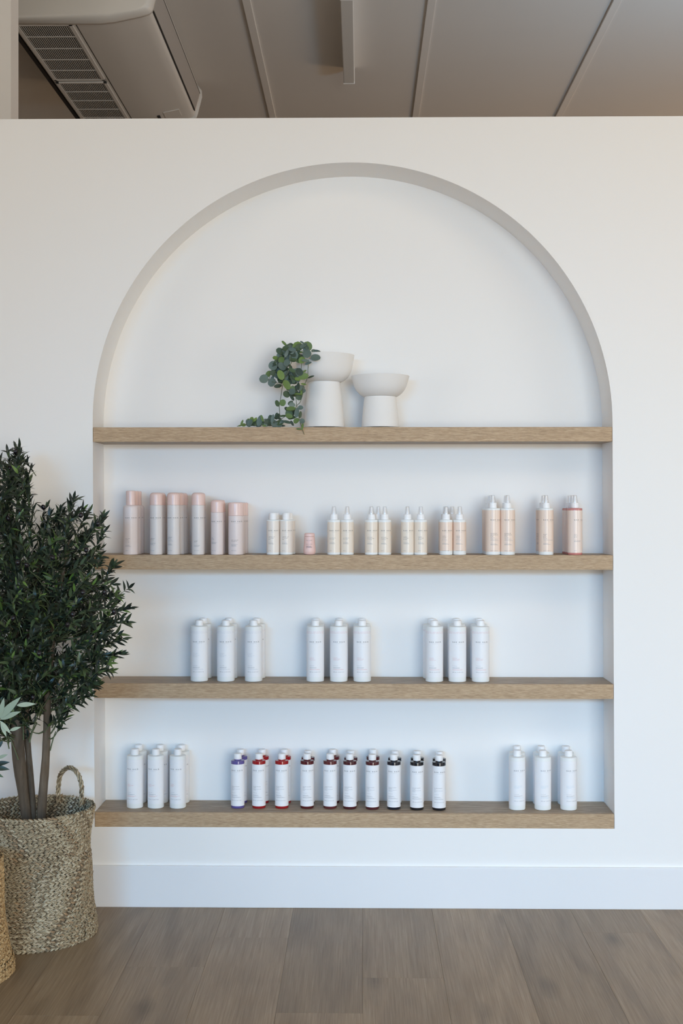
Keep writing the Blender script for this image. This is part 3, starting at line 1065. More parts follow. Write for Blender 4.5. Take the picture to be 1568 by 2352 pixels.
tall = (bowlprof(0.162, 0.0560, [(0.062, 0.1640), (0.072, 0.1695), (0.0815, 0.1775), (0.0885, 0.187), (0.0935, 0.198), (0.0975, 0.212), (0.1005, 0.228), (0.1035, 0.244)], 0.2570, 0.1056),
        [(0, 0.006), (0.066, 0.006), (0.0705, 0.003), (0.0718, 0.0042), (0.0705, 0.020), (0.0665, 0.065), (0.0615, 0.115), (0.0572, 0.150), (0.0557, 0.1595), (0.0545, 0.1625), (0, 0.1625)])
short = (bowlprof(0.1105, 0.0558, [(0.061, 0.1125), (0.070, 0.1185), (0.078, 0.1255), (0.0855, 0.135), (0.0910, 0.146), (0.0950, 0.158), (0.0985, 0.170)], 0.1835, 0.1022),
         [(0, 0.006), (0.060, 0.006), (0.0645, 0.003), (0.0658, 0.0042), (0.0650, 0.016), (0.0628, 0.045), (0.0598, 0.075), (0.0568, 0.100), (0.0556, 0.1085), (0.0545, 0.111), (0, 0.111)])
vase(744.6, tall, 'taller white pedestal vase with the trailing vine over its rim')
vase(873.0, short, 'shorter white pedestal vase, empty, beside the taller one')

# ------------------------------------------------------------------ leaves


def leaf_me(name, L_, W, m, bend=0.25, fold=0.25, n=6, tip=1.0, rnd=False):
    """leaf along +Y, upper side +Z, stalk at the origin"""
    vs, fs = [], []
    for i in range(n + 1):
        t = i / n
        if rnd:
            wd = W * math.sqrt(max(0.0, 1 - (2 * t - 1) ** 2)) * (1 + 0.1 * (0.5 - t))
        else:
            wd = W * (math.sin(math.pi * t ** 0.85)) ** 0.9
        if i in (0, n):
            wd = W * 0.03
        y = L_ * t
        z = -bend * L_ * t * t
        for s in (-1, 0, 1):
            vs.append((s * wd, y, z + (abs(s) * wd * fold)))
    for i in range(n):
        for k in (0, 1):
            a = i * 3 + k
            fs.append((a, a + 1, a + 4, a + 3))
    me = bpy.data.meshes.new(name)
    me.from_pydata(vs, [], fs)
    me.polygons.foreach_set('use_smooth', [True] * len(fs))
    me.materials.append(m)
    return me


def frame(p, d, nrm):
    """matrix with +Y along d and +Z near nrm, at p"""
    y = Vector(d).normalized()
    z = Vector(nrm)
    x = y.cross(z)
    if x.length < 1e-4:
        x = y.cross(Vector((0.3, 0.5, 0.8)))
    x.normalize()
    z = x.cross(y)
    return Matrix(((x.x, y.x, z.x, p[0]), (x.y, y.y, z.y, p[1]), (x.z, y.z, z.z, p[2]), (0, 0, 0, 1)))


LV = [(leaf_me('leaf', 0.036, 0.0052, M_GLEAF, b_, f_, 5)) for b_, f_ in ((0.15, 0.3), (0.38, 0.2), (-0.22, 0.35), (0.62, 0.1))]
LVD = [([tuple(v.co) for v in me.vertices], [tuple(p.vertices) for p in me.polygons]) for me in LV]
LVO = [leaf_me('leaf', 0.036, 0.0054, M_GLEAFO, b_, f_, 7) for b_, f_ in ((0.15, 0.3), (0.32, 0.2), (-0.12, 0.35), (0.5, 0.15))]

# crown outline of the olive tree in the photograph, used for its size and shape
CROWN = [(-150, 1010), (0, 1050), (38, 1022), (58, 1070), (72, 1130), (100, 1185), (125, 1180), (155, 1150), (180, 1165), (205, 1180), (232, 1195), (222, 1240), (240, 1290), (262, 1305),
         (258, 1345), (288, 1355), (292, 1400), (280, 1435), (268, 1475), (245, 1500), (262, 1530), (232, 1560), (205, 1590), (170, 1610), (150, 1635), (120, 1640), (85, 1622), (40, 1660), (-20, 1690), (-150, 1700)]


def inside(poly, x, y):
    c = False
    j = len(poly) - 1
    for i in range(len(poly)):
        xi, yi = poly[i]
        xj, yj = poly[j]
        if (yi > y) != (yj > y) and x < (xj - xi) * (y - yi) / (yj - yi) + xi:
            c = not c
        j = i
    return c


TY = -0.285                                  # the tree stands in its basket this far from the wall
rt = random.Random(11)
B1C = Vector((X(80, TY), TY, 0))
tree = empty('olive_tree', (B1C.x, B1C.y, 0.28))
tag(tree, 'bushy artificial olive tree with three trunks in the woven basket by the niche', 'tree')
inv = Matrix.Translation(-Vector(tree.location))
TOFF = Vector(tree.location)


def loc(p):
    return tuple(Vector(p) - TOFF)


trunks = [
    ([(64, 1900, 0), (56, 1842, 0), (43, 1740, 0), (39, 1660, 0), (36, 1590, .01), (34, 1493, .02), (30, 1380, .02), (36, 1240, .01), (44, 1110, 0)], [.0165, .0165, .0215, .0185, .017, .0145, .011, .007, .003]),
    ([(74, 1900, .02), (74, 1842, .02), (66, 1740, .025), (60, 1660, .03), (60, 1590, .03), (64, 1490, .04), (80, 1380, .04), (92, 1270, .02)], [.013, .0115, .0105, .0100, .0095, .008, .006, .003]),
    ([(94, 1900, -.01), (97, 1842, -.01), (105, 1740, -.01), (108, 1660, -.01), (110, 1590, -.01), (117, 1493, -.02), (134, 1370, -.03), (160, 1240, -.03)], [.0155, .0150, .0128, .0118, .0112, .0112, .007, .003]),
]
trunk_pts = []
for pts, rad in trunks:
    path = smooth_path([P(x, y, TY + dy) for x, y, dy in pts], 5)
    rr = []
    for i in range(len(path)):
        f = i / 5
        k = min(int(f), len(rad) - 2)
        rr.append((rad[k] + (rad[k + 1] - rad[k]) * (f - k)) * (1 + 0.03 * math.sin(i * 1.7)))
    vs, fs = [], []
    tube_data(vs, fs, [loc(p) for p in path], rr, 14)
    from_data('trunk', vs, fs, M_TRUNK, tree)
    trunk_pts += [p for p in path if p.z > 0.62]
vs, fs = [], []
me = lathe_me('soil', [(0, 0.012), (0.08, 0.006), (0.158, 0.0), (0.158, -0.01), (0, -0.01)], 32, M_SOIL)
mesh_obj('soil', me, M_SOIL, tree)

twigs = []


def add_twig(base, tip, sag=0.0, leaves=True):
    mid = (base + tip) / 2 + Vector((0, 0, sag))
    twigs.append((base, mid, tip, leaves))


def crown_depth(px, py):
    t = max(-1.0, min(1.0, (px - 40) / 270))
    v = max(-1.0, min(1.0, (py - 1420) / 420))
    return 0.25 * math.sqrt(max(0.05, 1 - t * t)) * math.sqrt(max(0.12, 1 - v * v))


n = 0
while n < 460:
    px = rt.uniform(-75, 300)
    py = rt.uniform(1010, 1700)
    if not inside(CROWN, px, py):
        continue
    hd = crown_depth(px, py)
    yy = TY + rt.uniform(-1, 1) * hd
    tip = P(px, py, yy)
    if tip.y > -0.035:
        continue
    core = P(55, min(py + rt.uniform(70, 190), 1650), TY)
    d = (tip - core).normalized() + Vector((rt.uniform(-.5, .5), rt.uniform(-.5, .5), rt.uniform(-.35, .55)))
    d.normalize()
    L_ = rt.uniform(0.085, 0.15)
    base = tip - d * L_
    if base.y > -0.03:
        base.y = -0.03
    add_twig(base, tip, rt.uniform(0.0, 0.012))
    n += 1
# the sprigs that shape the outline
for bx, by, tx, ty_, dy in [(40, 1150, 46, 1030, -.02), (30, 1120, 18, 1040, 0), (52, 1190, 68, 1085, .02), (20, 1170, 2, 1060, 0), (150, 1230, 168, 1148, -.02), (170, 1240, 205, 1176, -.03),
                            (190, 1255, 236, 1190, -.05), (205, 1290, 240, 1222, 0), (215, 1350, 262, 1300, -.06), (225, 1410, 294, 1352, -.07), (225, 1430, 296, 1398, -.03), (215, 1450, 290, 1430, -.08),
                            (205, 1500, 282, 1468, -.04), (200, 1530, 276, 1502, -.05), (190, 1560, 256, 1540, -.04), (170, 1600, 222, 1575, -.03), (140, 1640, 206, 1598, -.05), (130, 1660, 168, 1612, .0),
                            (90, 1240, 106, 1168, 0), (120, 1240, 140, 1168, .02), (240, 1340, 258, 1300, -.1)]:
    b0, t0 = P(bx, by, TY + dy * 0.5), P(tx, ty_, TY + dy)
    add_twig(b0, t0, 0.006)
# bare lower stems growing out of the trunks
for pts in ([(67, 1705), (76, 1672), (100, 1612)], [(68, 1705), (84, 1650), (120, 1590)], [(115, 1724), (122, 1697), (128, 1680)], [(119, 1672), (136, 1640), (176, 1592)], [(21, 1720), (14, 1690), (4, 1655)],
            [(54, 1700), (53, 1650), (58, 1620)], [(42, 1745), (30, 1712), (16, 1680)]):
    q = [P(x, y, TY - 0.03) for x, y in pts]
    twigs.append((q[0], q[1], q[2], False))
add_twig(P(126, 1690, TY - .03), P(150, 1650, TY - .04), 0)
add_twig(P(14, 1690, TY - .05), P(8, 1640, TY - .06), 0)

vs, fs = [], []
for b_, m_, t_, lv in twigs:
    path = smooth_path([b_, m_, t_], 3)
    tube_data(vs, fs, [loc(p) for p in path], [0.0017 - 0.0012 * i / (len(path) - 1) for i in range(len(path))] if lv else [0.0026 - 0.001 * i / (len(path) - 1) for i in range(len(path))], 4, False)
sel = twigs[:460:4] + [t for t in twigs[460:] if t[3]]
for b_, m_, t_, lv in sel:                    # side branches from the trunks to the twigs
    cand = [p for p in trunk_pts if p.z < b_.z - 0.03] or trunk_pts
    q = min(cand, key=lambda p: (p - b_).length)
    mid = (q + b_) / 2 + Vector((0, 0, -0.01))
    path = smooth_path([q, mid, b_], 3)
    tube_data(vs, fs, [loc(p) for p in path], [0.0034 - 0.0017 * i / (len(path) - 1) for i in range(len(path))], 4, False)
tag(from_data('twigs', vs, fs, M_STEM, tree), kind='stuff')

leaves = []
for b_, m_, t_, lv in twigs:
    if not lv:
        continue
    path = smooth_path([b_, m_, t_], 6)
    tot = (t_ - b_).length
    npair = max(4, int(tot / 0.0105))
    ph = rt.uniform(0, 6.28)
    for i in range(npair):
        f = 0.12 + 0.88 * (i + 1) / npair
        p = path[min(int(f * (len(path) - 1)), len(path) - 1)]
        j = min(int(f * (len(path) - 1)), len(path) - 2)
        t = (path[j + 1] - path[j]).normalized()
        side = t.cross(Vector((0, 0, 1)))
        if side.length < .1:
            side = t.cross(Vector((0, 1, 0)))
        side.normalize()
        up = side.cross(t)
        a = ph + i * math.pi / 2
        for s in (0, math.pi):
            if rt.random() < 0.06:
                continue
            o_ = side * math.cos(a + s) + up * math.sin(a + s)
            sp = rt.uniform(0.45, 1.35)
            d = (t * (1.15 - 0.1 * sp) + o_ * sp + Vector((0, 0, rt.uniform(-.2, .25)))).normalized()
            sc = rt.uniform(0.66, 1.15) * (1.0 - 0.2 * (f > 0.93))
            nr = (t * 0.6 - o_ * 0.3 + Vector((rt.uniform(-.5, .5), rt.uniform(-.9, .1), rt.uniform(.1, .8))))
            leaves.append((p, d, nr, sc))
    leaves.append((t_, (t_ - m_).normalized(), Vector((rt.uniform(-.5, .5), -1, .5)), rt.uniform(.8, 1.0)))
camp = Vector((0, YC, HC))
keep = []
for lf in leaves:
    tipp = lf[0] + lf[1] * 0.036 * lf[3]
    if tipp.y > -0.004 or lf[0].y > -0.01:
        continue
    if lf[0].z < 0.62 and lf[0].x < X(-40, TY):
        continue
    keep.append(lf)
leaves = keep


def vis_key(lf):
    p, d, nr, sc = lf
    r_ = p - camp
    px = PX0 + F * (r_.x * math.cos(PSI) + r_.y * math.sin(PSI)) / (-r_.x * math.sin(PSI) + r_.y * math.cos(PSI))
    broad = abs(Vector(nr).normalized().dot(r_.normalized()))
    return (p.y - 0.10 * broad - 0.05 * sc - (0.10 if rt.random() < 0.3 else 0)) + (10 if px < 2 else 0)


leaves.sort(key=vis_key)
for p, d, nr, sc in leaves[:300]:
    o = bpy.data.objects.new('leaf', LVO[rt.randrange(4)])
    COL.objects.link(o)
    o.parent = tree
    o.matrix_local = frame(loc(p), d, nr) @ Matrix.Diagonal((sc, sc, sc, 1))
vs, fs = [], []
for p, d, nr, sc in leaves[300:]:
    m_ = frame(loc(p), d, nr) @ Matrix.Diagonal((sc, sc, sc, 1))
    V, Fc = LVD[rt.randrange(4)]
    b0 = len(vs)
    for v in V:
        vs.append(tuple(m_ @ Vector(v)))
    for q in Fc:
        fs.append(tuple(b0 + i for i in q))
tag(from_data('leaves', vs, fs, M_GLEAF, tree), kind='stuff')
ol_me = lathe_me('olive', [(0, -0.0095)] + [(0.0072 * math.cos(R(a)), 0.0092 * math.sin(R(a))) for a in range(-75, 90, 15)] + [(0, 0.0098)], 14, M_OLIVE)
for x, y, fy in [(36, 1037, -.03), (22, 1075, -.04), (45, 1176, -.15), (18, 1190, -.16), (186, 1183, -.10), (225, 1203, -.10), (198, 1263, -.16), (41, 1292, -.24), (61, 1298, -.24), (190, 1360, -.22),
                 (240, 1360, -.18), (167, 1410, -.25), (155, 1435, -.25), (120, 1280, -.22), (75, 1601, -.16), (100, 1165, -.06), (262, 1405, -.14), (90, 1500, -.26), (30, 1420, -.27)]:
    o = bpy.data.objects.new('olive', ol_me)
    COL.objects.link(o)
    o.parent = tree
    o.location = loc(P(x, y, TY + fy))
    o.rotation_euler = (rt.uniform(-.5, .5), rt.uniform(-.6, .6), 0)

# ------------------------------------------------------------------ woven baskets


def strand(vs, fs, c, tdir, ndir, L_, W, T):
    """spindle-shaped strand: long axis tdir, normal ndir"""
    b = ndir.cross(tdir).normalized()
    base = len(vs)
    prof = [(-1.0, 0.08), (-0.72, 0.62), (-0.2, 1.0), (0.35, 0.92), (0.78, 0.5), (1.0, 0.05)]
    seg = 5
    for s, w_ in prof:
        bow = ndir * (T * 0.9 * (1 - s * s))
        for k in range(seg):
            a = 2 * math.pi * k / seg + 0.6
            v = c + tdir * (s * L_ / 2) + bow * 0.35 + b * (math.cos(a) * W * w_ / 2) + ndir * (math.sin(a) * T * w_)
            vs.append((v.x, v.y, v.z))
    for i in range(len(prof) - 1):
        for k in range(seg):
            k2 = (k + 1) % seg
            fs.append((base + i * seg + k, base + i * seg + k2, base + (i + 1) * seg + k2, base + (i + 1) * seg + k))


def basket(name, cx, cy, rows, rowh, rfun, smat, label, seed, sweep=(0, 2 * math.pi), lean=lambda z: (0, 0)):
    rg = random.Random(seed)
    t = empty(name, (cx, cy, 0))
    tag(t, label, 'basket', 'woven seagrass baskets on the floor')
    ztop = rows * rowh
    # thin inner wall behind the strands
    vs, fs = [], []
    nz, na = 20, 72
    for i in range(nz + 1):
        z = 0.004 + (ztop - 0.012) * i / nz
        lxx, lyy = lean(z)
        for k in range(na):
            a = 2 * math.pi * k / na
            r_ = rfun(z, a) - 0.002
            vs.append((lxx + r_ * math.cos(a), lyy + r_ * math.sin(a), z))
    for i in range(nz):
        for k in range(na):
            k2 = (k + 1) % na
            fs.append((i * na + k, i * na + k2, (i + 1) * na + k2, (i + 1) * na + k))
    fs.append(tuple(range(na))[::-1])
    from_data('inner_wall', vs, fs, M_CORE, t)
    for i in range(rows):
        z = rowh * (i + 0.5)
        r0 = rfun(z, 0)
        nst = int(2 * math.pi * r0 / 0.0150)
        vs, fs = [], []
        ph = rg.random()
        sgn = 1 if True else -1
        for k in range(nst):
            a = 2 * math.pi * (k + ph) / nst
            lxx, lyy = lean(z)
            r_ = rfun(z, a)
            nd = Vector((math.cos(a), math.sin(a), 0))
            td = Vector((-math.sin(a), math.cos(a), 0))
            for s in (-1, 1):
                zz = z + s * rowh * 0.235 + rg.uniform(-.0005, .0005)
                c = Vector((lxx, lyy, zz)) + nd * (r_ + 0.0012 + rg.uniform(-.0008, .0012)) + td * rg.uniform(-.001, .001)
                ang = R(28 + rg.uniform(-7, 7)) * s
                # the two rows of strands meet in a chevron that points to the right
                dd = (td * math.cos(ang) - Vector((0, 0, 1)) * math.sin(ang)).normalized()
                bd = nd.cross(dd).normalized()
                for q in (-1, 0, 1):
                    jd = (dd + bd * rg.uniform(-.16, .16)).normalized()
                    strand(vs, fs, c + bd * (q * rowh * 0.17) + dd * rg.uniform(-.002, .002) + nd * (0.0010 * (q == 0) + rg.uniform(-.0007, .0007)), jd, nd, 0.0205 * rg.uniform(.82, 1.15), rowh * rg.uniform(.22, .34), 0.0026 * rg.uniform(.7, 1.3))
            if i >= rows - 9:                      # the inside of the same braid, seen below the rim
                for s in (-1, 1):
                    c = Vector((lxx, lyy, z + s * rowh * 0.235)) + nd * (r_ - 0.0045)
                    dd = (td * math.cos(R(28)) - Vector((0, 0, s)) * math.sin(R(28))).normalized()
                    strand(vs, fs, c, dd, -nd, 0.0205 * rg.uniform(.9, 1.12), rowh * 0.55, 0.0032)
        from_data('braid', vs, fs, smat, t)
    return t


def rope_handle(parent, pts, rad, smat):
    """three-strand plaited handle"""
    path = smooth_path(pts, 14)
    # resample evenly
    segl = [0.0]
    for a, b_ in zip(path[:-1], path[1:]):
        segl.append(segl[-1] + (b_ - a).length)
    tot = segl[-1]
    n_ = int(tot / 0.0085)
    vs, fs = [], []
    rg = random.Random(3)
    for i in range(n_):
        s = tot * (i + 0.5) / n_
        j = max(k for k in range(len(segl)) if segl[k] <= s)
        j = min(j, len(path) - 2)
        f = (s - segl[j]) / max(1e-6, segl[j + 1] - segl[j])
        p = path[j].lerp(path[j + 1], f)
        t = (path[j + 1] - path[j]).normalized()
        for k in range(3):
            a = 2 * math.pi * k / 3 + i * 0.9
            u = t.cross(Vector((0, 1, 0.1))).normalized()
            v = t.cross(u)
            nd = (u * math.cos(a) + v * math.sin(a)).normalized()
            side = t.cross(nd)
            dd = (t + side * 0.75).normalized()
            strand(vs, fs, p + nd * rad * 0.5, dd, nd, 0.025 * rg.uniform(.9, 1.1), rad * 1.15, rad * 0.55)
    return from_data('handle', vs, fs, smat, parent)


def r_b1(z, a):
    f = z / 0.409
    base = 0.192 - 0.019 * min(1, f * 1.4) - 0.004 * math.sin(math.pi * f)
    # gentle lumps of the soft side
    return base + 0.0045 * math.sin(2 * a + 1.0) * (1 - f * 0.5) + 0.0035 * math.sin(17 * z + 3 * a) + 0.003 * math.sin(31 * z + 1.3)


b1x = X(84.5, TY)
b1 = basket('woven_basket', b1x, TY, 27, 0.409 / 27, r_b1, M_STRAW, 'large woven seagrass basket with loop handle holding the olive tree', 5,
            lean=lambda z: (-0.012 * (1 - z / 0.409), 0))
hx = Vector(b1.location)
hp = [P(134, 1842, TY + 0.125), P(134, 1812, TY + 0.128), P(139, 1780, TY + 0.125), P(157, 1763.5, TY + 0.115), P(176, 1774, TY + 0.10), P(187, 1805, TY + 0.09), P(185.5, 1848, TY + 0.088)]
rope_handle(b1, [p - hx for p in hp], 0.0062, M_STRAW)

BY2 = -0.66
b2x = X(-126, BY2)


def r_b2(z, a):
    f = z / 0.345
    return 0.182 - 0.026 * min(1, f * 1.15) + 0.010 * math.exp(-((z - 0.02) / 0.03) ** 2) + 0.0035 * math.sin(24 * z + 2 * a) + 0.003 * math.sin(3 * a)


b2 = basket('woven_basket', b2x, BY2, 22, 0.345 / 22, r_b2, M_STRAW2, 'golden woven basket cut off by the photo edge, in front of the olive basket', 8)

# ------------------------------------------------------------------ second plant, mostly beyond the left edge
plant = empty('olive_tree', (b2x, BY2, 0.24))
tag(plant, 'second olive tree, only its pale sage sprigs reach in at the left edge', 'tree')
TO2 = Vector(plant.location)
path = smooth_path([Vector((0, 0, -0.02)), Vector((-0.02, 0.01, 0.25)), Vector((0.0, 0.02, 0.55)), Vector((-0.03, 0.02, 0.85))], 5)
vs, fs = [], []
tube_data(vs, fs, path, [0.016 - 0.012 * i / (len(path) - 1) for i in range(len(path))], 12)
from_data('trunk', vs, fs, M_TRUNK, plant)
mesh_obj('soil', lathe_me('soil', [(0, 0.008), (0.10, 0.004), (0.140, 0.0), (0.140, -0.01), (0, -0.01)], 32, M_SOIL), M_SOIL, plant)
sage_me = leaf_me('leaf', 0.060, 0.0074, M_SAGE, 0.12, 0.15, 8)
dark_me = leaf_me('leaf', 0.045, 0.0068, M_GLEAFO, 0.2, 0.2, 8)
vs, fs = [], []
SY = BY2 + 0.02
sprigs = [([(-60, 1790), (-20, 1690), (2, 1652)], 1), ([(-60, 1790), (-25, 1720), (8, 1700)], 1), ([(-70, 1830), (-30, 1775), (-2, 1765)], 1)]
for pts, _ in sprigs:
    q = [P(x, y, SY) - TO2 for x, y in pts]
    q = [path[6]] + q
    pp = smooth_path(q, 4)
    tube_data(vs, fs, pp, [0.003 - 0.0016 * i / (len(pp) - 1) for i in range(len(pp))], 5, False)
tag(from_data('twigs', vs, fs, M_STEM, plant), kind='stuff')
# (start px, tip px, leaf mesh, leaf length)
for (x0, y0, x1, y1, mm, sc_) in [(0, 1648, 8, 1604, 0, 1.0), (-2, 1650, 44, 1602, 0, 1.0), (0, 1652, 45, 1634, 0, 0.95), (38, 1620, 80, 1616, 0, 0.9), (2, 1657, 14, 1692, 0, 0.8), (-6, 1660, -30, 1630, 0, 1.0),
                                  (0, 1656, 24, 1684, 0, 0.7), (22, 1678, 46, 1670, 0, 0.7), (6, 1700, -6, 1722, 1, 1.1), (-14, 1756, 19, 1750, 1, 1.1), (-18, 1762, 19, 1766, 1, 1.0), (-20, 1772, 6, 1784, 1, 0.8), (-6, 1742, 16, 1733, 0, 0.6)]:
    a, b_ = P(x0, y0, SY), P(x1, y1, SY - 0.01)
    d = b_ - a
    me_ = sage_me if mm == 0 else dark_me
    L0 = 0.060 if mm == 0 else 0.045
    o = bpy.data.objects.new('leaf', me_)
    COL.objects.link(o)
    o.parent = plant
    k = d.length / L0
    wk = max(k, 0.7)
    o.matrix_local = frame(a - TO2, d, (0.15, -1, 0.35)) @ Matrix.Diagonal((wk, k, k, 1))
vs, fs = [], []
for i in range(1400):
    a = rt.uniform(0, 6.28)
    h = rt.uniform(0.30, 1.05)
    rr_ = rt.uniform(0.02, 0.26) * (0.5 + math.sin(min(1, (h - 0.25) / 0.7) * math.pi) * 0.5)
    p = Vector((rr_ * math.cos(a) - 0.03, rr_ * math.sin(a), h))
    if (p + TO2).x > X(-115, (p + TO2).y) - 0.04:
        continue
    d = Vector((math.cos(a) + rt.uniform(-.6, .6), math.sin(a) + rt.uniform(-.6, .6), rt.uniform(-.2, 1.0)))
    m_ = frame(p, d, (rt.uniform(-.5, .5), rt.uniform(-.5, .5), 1))
    V, Fc = LVD[rt.randrange(4)]
    b0 = len(vs)
    for v in V:
        vs.append(tuple(m_ @ Vector(v)))
    for q in Fc:
        fs.append(tuple(b0 + i for i in q))
tag(from_data('leaves', vs, fs, M_GLEAF, plant), kind='stuff')

# ------------------------------------------------------------------ trailing vine in the tall vase
vine = empty('trailing_vine', (X(700, VY), VY, SHELF_TOP[0] + 0.2575))
tag(vine, 'artificial trailing vine with round blue-green leaves spilling onto the top shelf', 'plant')
TV = Vector(vine.location)


def vp(u, v, Y):
    return P(540 + u / 7.127, 770 + v / 7.127, Y)


stems = [
    [(1230, 300, .04), (1150, 260, .0), (1000, 250, -.015), (930, 420, -.02), (870, 560, -.022), (800, 730, -.02), (720, 860, -.0)],
    [(780, 800, .02), (762, 900, .02), (742, 1040, .02), (720, 1150, .02), (722, 1310, .02), (640, 1360, .03), (400, 1400, .03), (200, 1450, .02), (30, 1490, .015)],
    [(1080, 330, -.01), (1085, 480, -.02), (1070, 640, -.022), (1030, 780, -.02), (990, 960, -.02), (1000, 1150, -.012), (940, 1240, -.01), (800, 1340, .0), (660, 1420, .01)],
    [(1200, 400, -.025), (1190, 560, -.025), (1180, 700, -.025), (1100, 880, -.022), (1105, 960, -.022), (1060, 1100, -.02), (1010, 1165, -.014), (1050, 1380, -.012), (1085, 1500, -.012), (1130, 1625, -.012)],
    [(800, 180, .0), (740, 320, .0), (680, 420, .0), (600, 570, .005), (560, 700, .005), (540, 745, .005)],
    [(930, 180, .01), (880, 260, .0), (820, 360, .0), (780, 450, .0)],
    [(800, 730, -.02), (700, 780, -.01), (600, 760, -.005)],
    [(640, 1380, .04), (560, 1360, .05), (450, 1390, .05), (300, 1400, .05)],
]
vs, fs = [], []
for st in stems:
    pp = smooth_path([vp(*q) - TV for q in st], 5)
    tube_data(vs, fs, pp, [0.0011] * len(pp), 5)
from_data('stem', vs, fs, M_STEM, vine)
# u, v, half length, half width (zoomed px), angle of the long axis (deg, image up = 90), colour, depth
B, GG, DK = M_VINE, M_VING, M_VIND
vl = [
    (805, 135, 62, 22, -45, GG, .02), (738, 262, 76, 52, -25, DK, .01), (880, 200, 85, 62, 40, DK, .01), (1020, 185, 84, 84, 90, GG, -.02), (1180, 180, 80, 78, 80, GG, -.02), (1172, 300, 76, 72, 100, B, -.035),
    (1315, 366, 84, 60, 10, B, -.03), (1340, 258, 60, 22, -10, B, .0), (1280, 255, 40, 26, 10, B, .01), (960, 340, 82, 68, 50, B, -.03), (845, 290, 80, 26, 65, B, -.02), (870, 350, 56, 44, 110, B, -.01),
    (665, 375, 56, 36, -10, GG, .01), (755, 405, 58, 52, 90, GG, -.005), (820, 390, 50, 34, 30, B, .0), (622, 495, 80, 72, 70, B, .0), (845, 450, 66, 56, -150, B, -.025), (765, 510, 78, 52, -40, B, -.015),
    (1090, 405, 62, 52, 60, GG, -.03), (1035, 410, 46, 40, 100, GG, -.02), (1150, 415, 66, 28, -5, B, -.035), (1192, 458, 60, 26, 20, B, -.03), (1070, 345, 46, 34, 0, B, -.01), (1070, 275, 46, 20, 5, GG, -.01),
    (540, 635, 62, 42, 65, GG, .01), (625, 620, 58, 44, 10, DK, .0), (745, 650, 88, 56, 110, GG, -.025), (468, 715, 78, 74, 175, B, .0), (600, 770, 76, 60, 70, B, -.005), (670, 665, 56, 32, -50, B, .0),
    (700, 830, 70, 32, 12, DK, .0), (842, 812, 88, 62, -58, GG, -.035), (640, 770, 40, 26, 20, B, .01), (930, 600, 70, 50, 30, B, .0), (860, 640, 60, 40, -30, DK, .01), (820, 560, 56, 40, 20, DK, .01),
    (965, 700, 74, 56, 100, B, -.03), (1115, 672, 86, 54, 12, GG, -.035), (1018, 718, 48, 34, 0, GG, -.04), (1130, 590, 44, 18, 30, GG, -.03), (1240, 680, 58, 18, 25, DK, -.03), (940, 765, 74, 40, -15, DK, -.01),
    (1120, 800, 48, 20, -5, GG, -.025), (750, 760, 50, 34, 0, DK, .0), (885, 700, 60, 36, 60, DK, .005), (1050, 860, 52, 46, 60, B, -.025), (940, 870, 46, 40, 90, GG, -.02), (930, 925, 56, 48, 20, B, -.03),
    (840, 965, 62, 56, -30, DK, -.015), (1030, 960, 70, 16, 0, GG, -.03), (1045, 1010, 56, 52, 70, DK, -.02), (1085, 920, 60, 26, 95, GG, -.02), (930, 1020, 60, 26, -60, DK, -.01), (1010, 630, 60, 22, 10, DK, -.01),
    (688, 1115, 60, 36, 110, DK, .015), (776, 1105, 58, 54, 60, GG, .015), (905, 1110, 50, 36, 40, DK, -.01), (930, 1140, 56, 40, -10, B, -.02), (912, 1200, 84, 38, 8, GG, -.025), (1008, 1265, 84, 40, 85, B, -.025),
    (1068, 1185, 46, 38, 0, B, -.015), (880, 1290, 80, 60, 100, DK, -.012), (880, 1320, 62, 38, -15, GG, -.02), (930, 1350, 70, 26, 15, DK, -.01), (1065, 1300, 60, 26, 80, DK, .0),
    (1000, 1400, 54, 44, 40, GG, -.028), (1095, 1405, 46, 40, -10, B, -.02), (1100, 1490, 60, 18, 85, GG, -.022), (1045, 1535, 48, 16, -5, GG, -.022),
    (690, 1330, 60, 44, 50, DK, .02), (610, 1370, 78, 34, 80, B, .01), (640, 1470, 66, 26, -20, B, .0), (730, 1430, 70, 52, 20, DK, .02), (560, 1380, 60, 26, 75, DK, .03), (400, 1400, 96, 50, 75, B, .02),
    (440, 1360, 60, 26, 110, GG, .01), (265, 1395, 62, 46, 80, GG, .02), (325, 1380, 48, 26, 50, GG, .02), (215, 1405, 46, 26, 100, GG, .03), (215, 1465, 46, 34, -40, DK, .02), (110, 1430, 50, 20, 65, GG, .02),
    (140, 1470, 36, 30, 0, GG, .02), (80, 1480, 36, 16, 10, GG, .02), (470, 1440, 52, 26, 40, DK, .02), (480, 1480, 40, 20, 0, GG, .015), (850, 1420, 80, 26, -12, DK, .0), (930, 1440, 50, 20, -60, DK, .0),
    (780, 1320, 60, 18, 10, DK, .0), (670, 1300, 40, 20, 60, DK, .02), (560, 1470, 60, 20, 0, DK, .02), (380, 1480, 50, 20, 0, DK, .03), (330, 1460, 40, 22, 30, DK, .03),
    (760, 1490 - 10, 60, 18, 0, DK, .03), (1100, 120, 46, 18, -30, B, .01), (1060, 620, 70, 30, 20, DK, -.02), (500, 1400, 40, 20, 110, B, .03), (905, 520, 50, 26, -60, DK, .0), (860, 480, 50, 30, 60, B, .005),
    (790, 590, 50, 34, -20, DK, .01), (1000, 880, 50, 24, 80, B, -.01), (970, 960, 50, 30, 120, DK, -.005), (880, 880, 46, 30, 10, B, -.005), (720, 1360, 46, 24, -30, DK, .03)]
rv = random.Random(21)
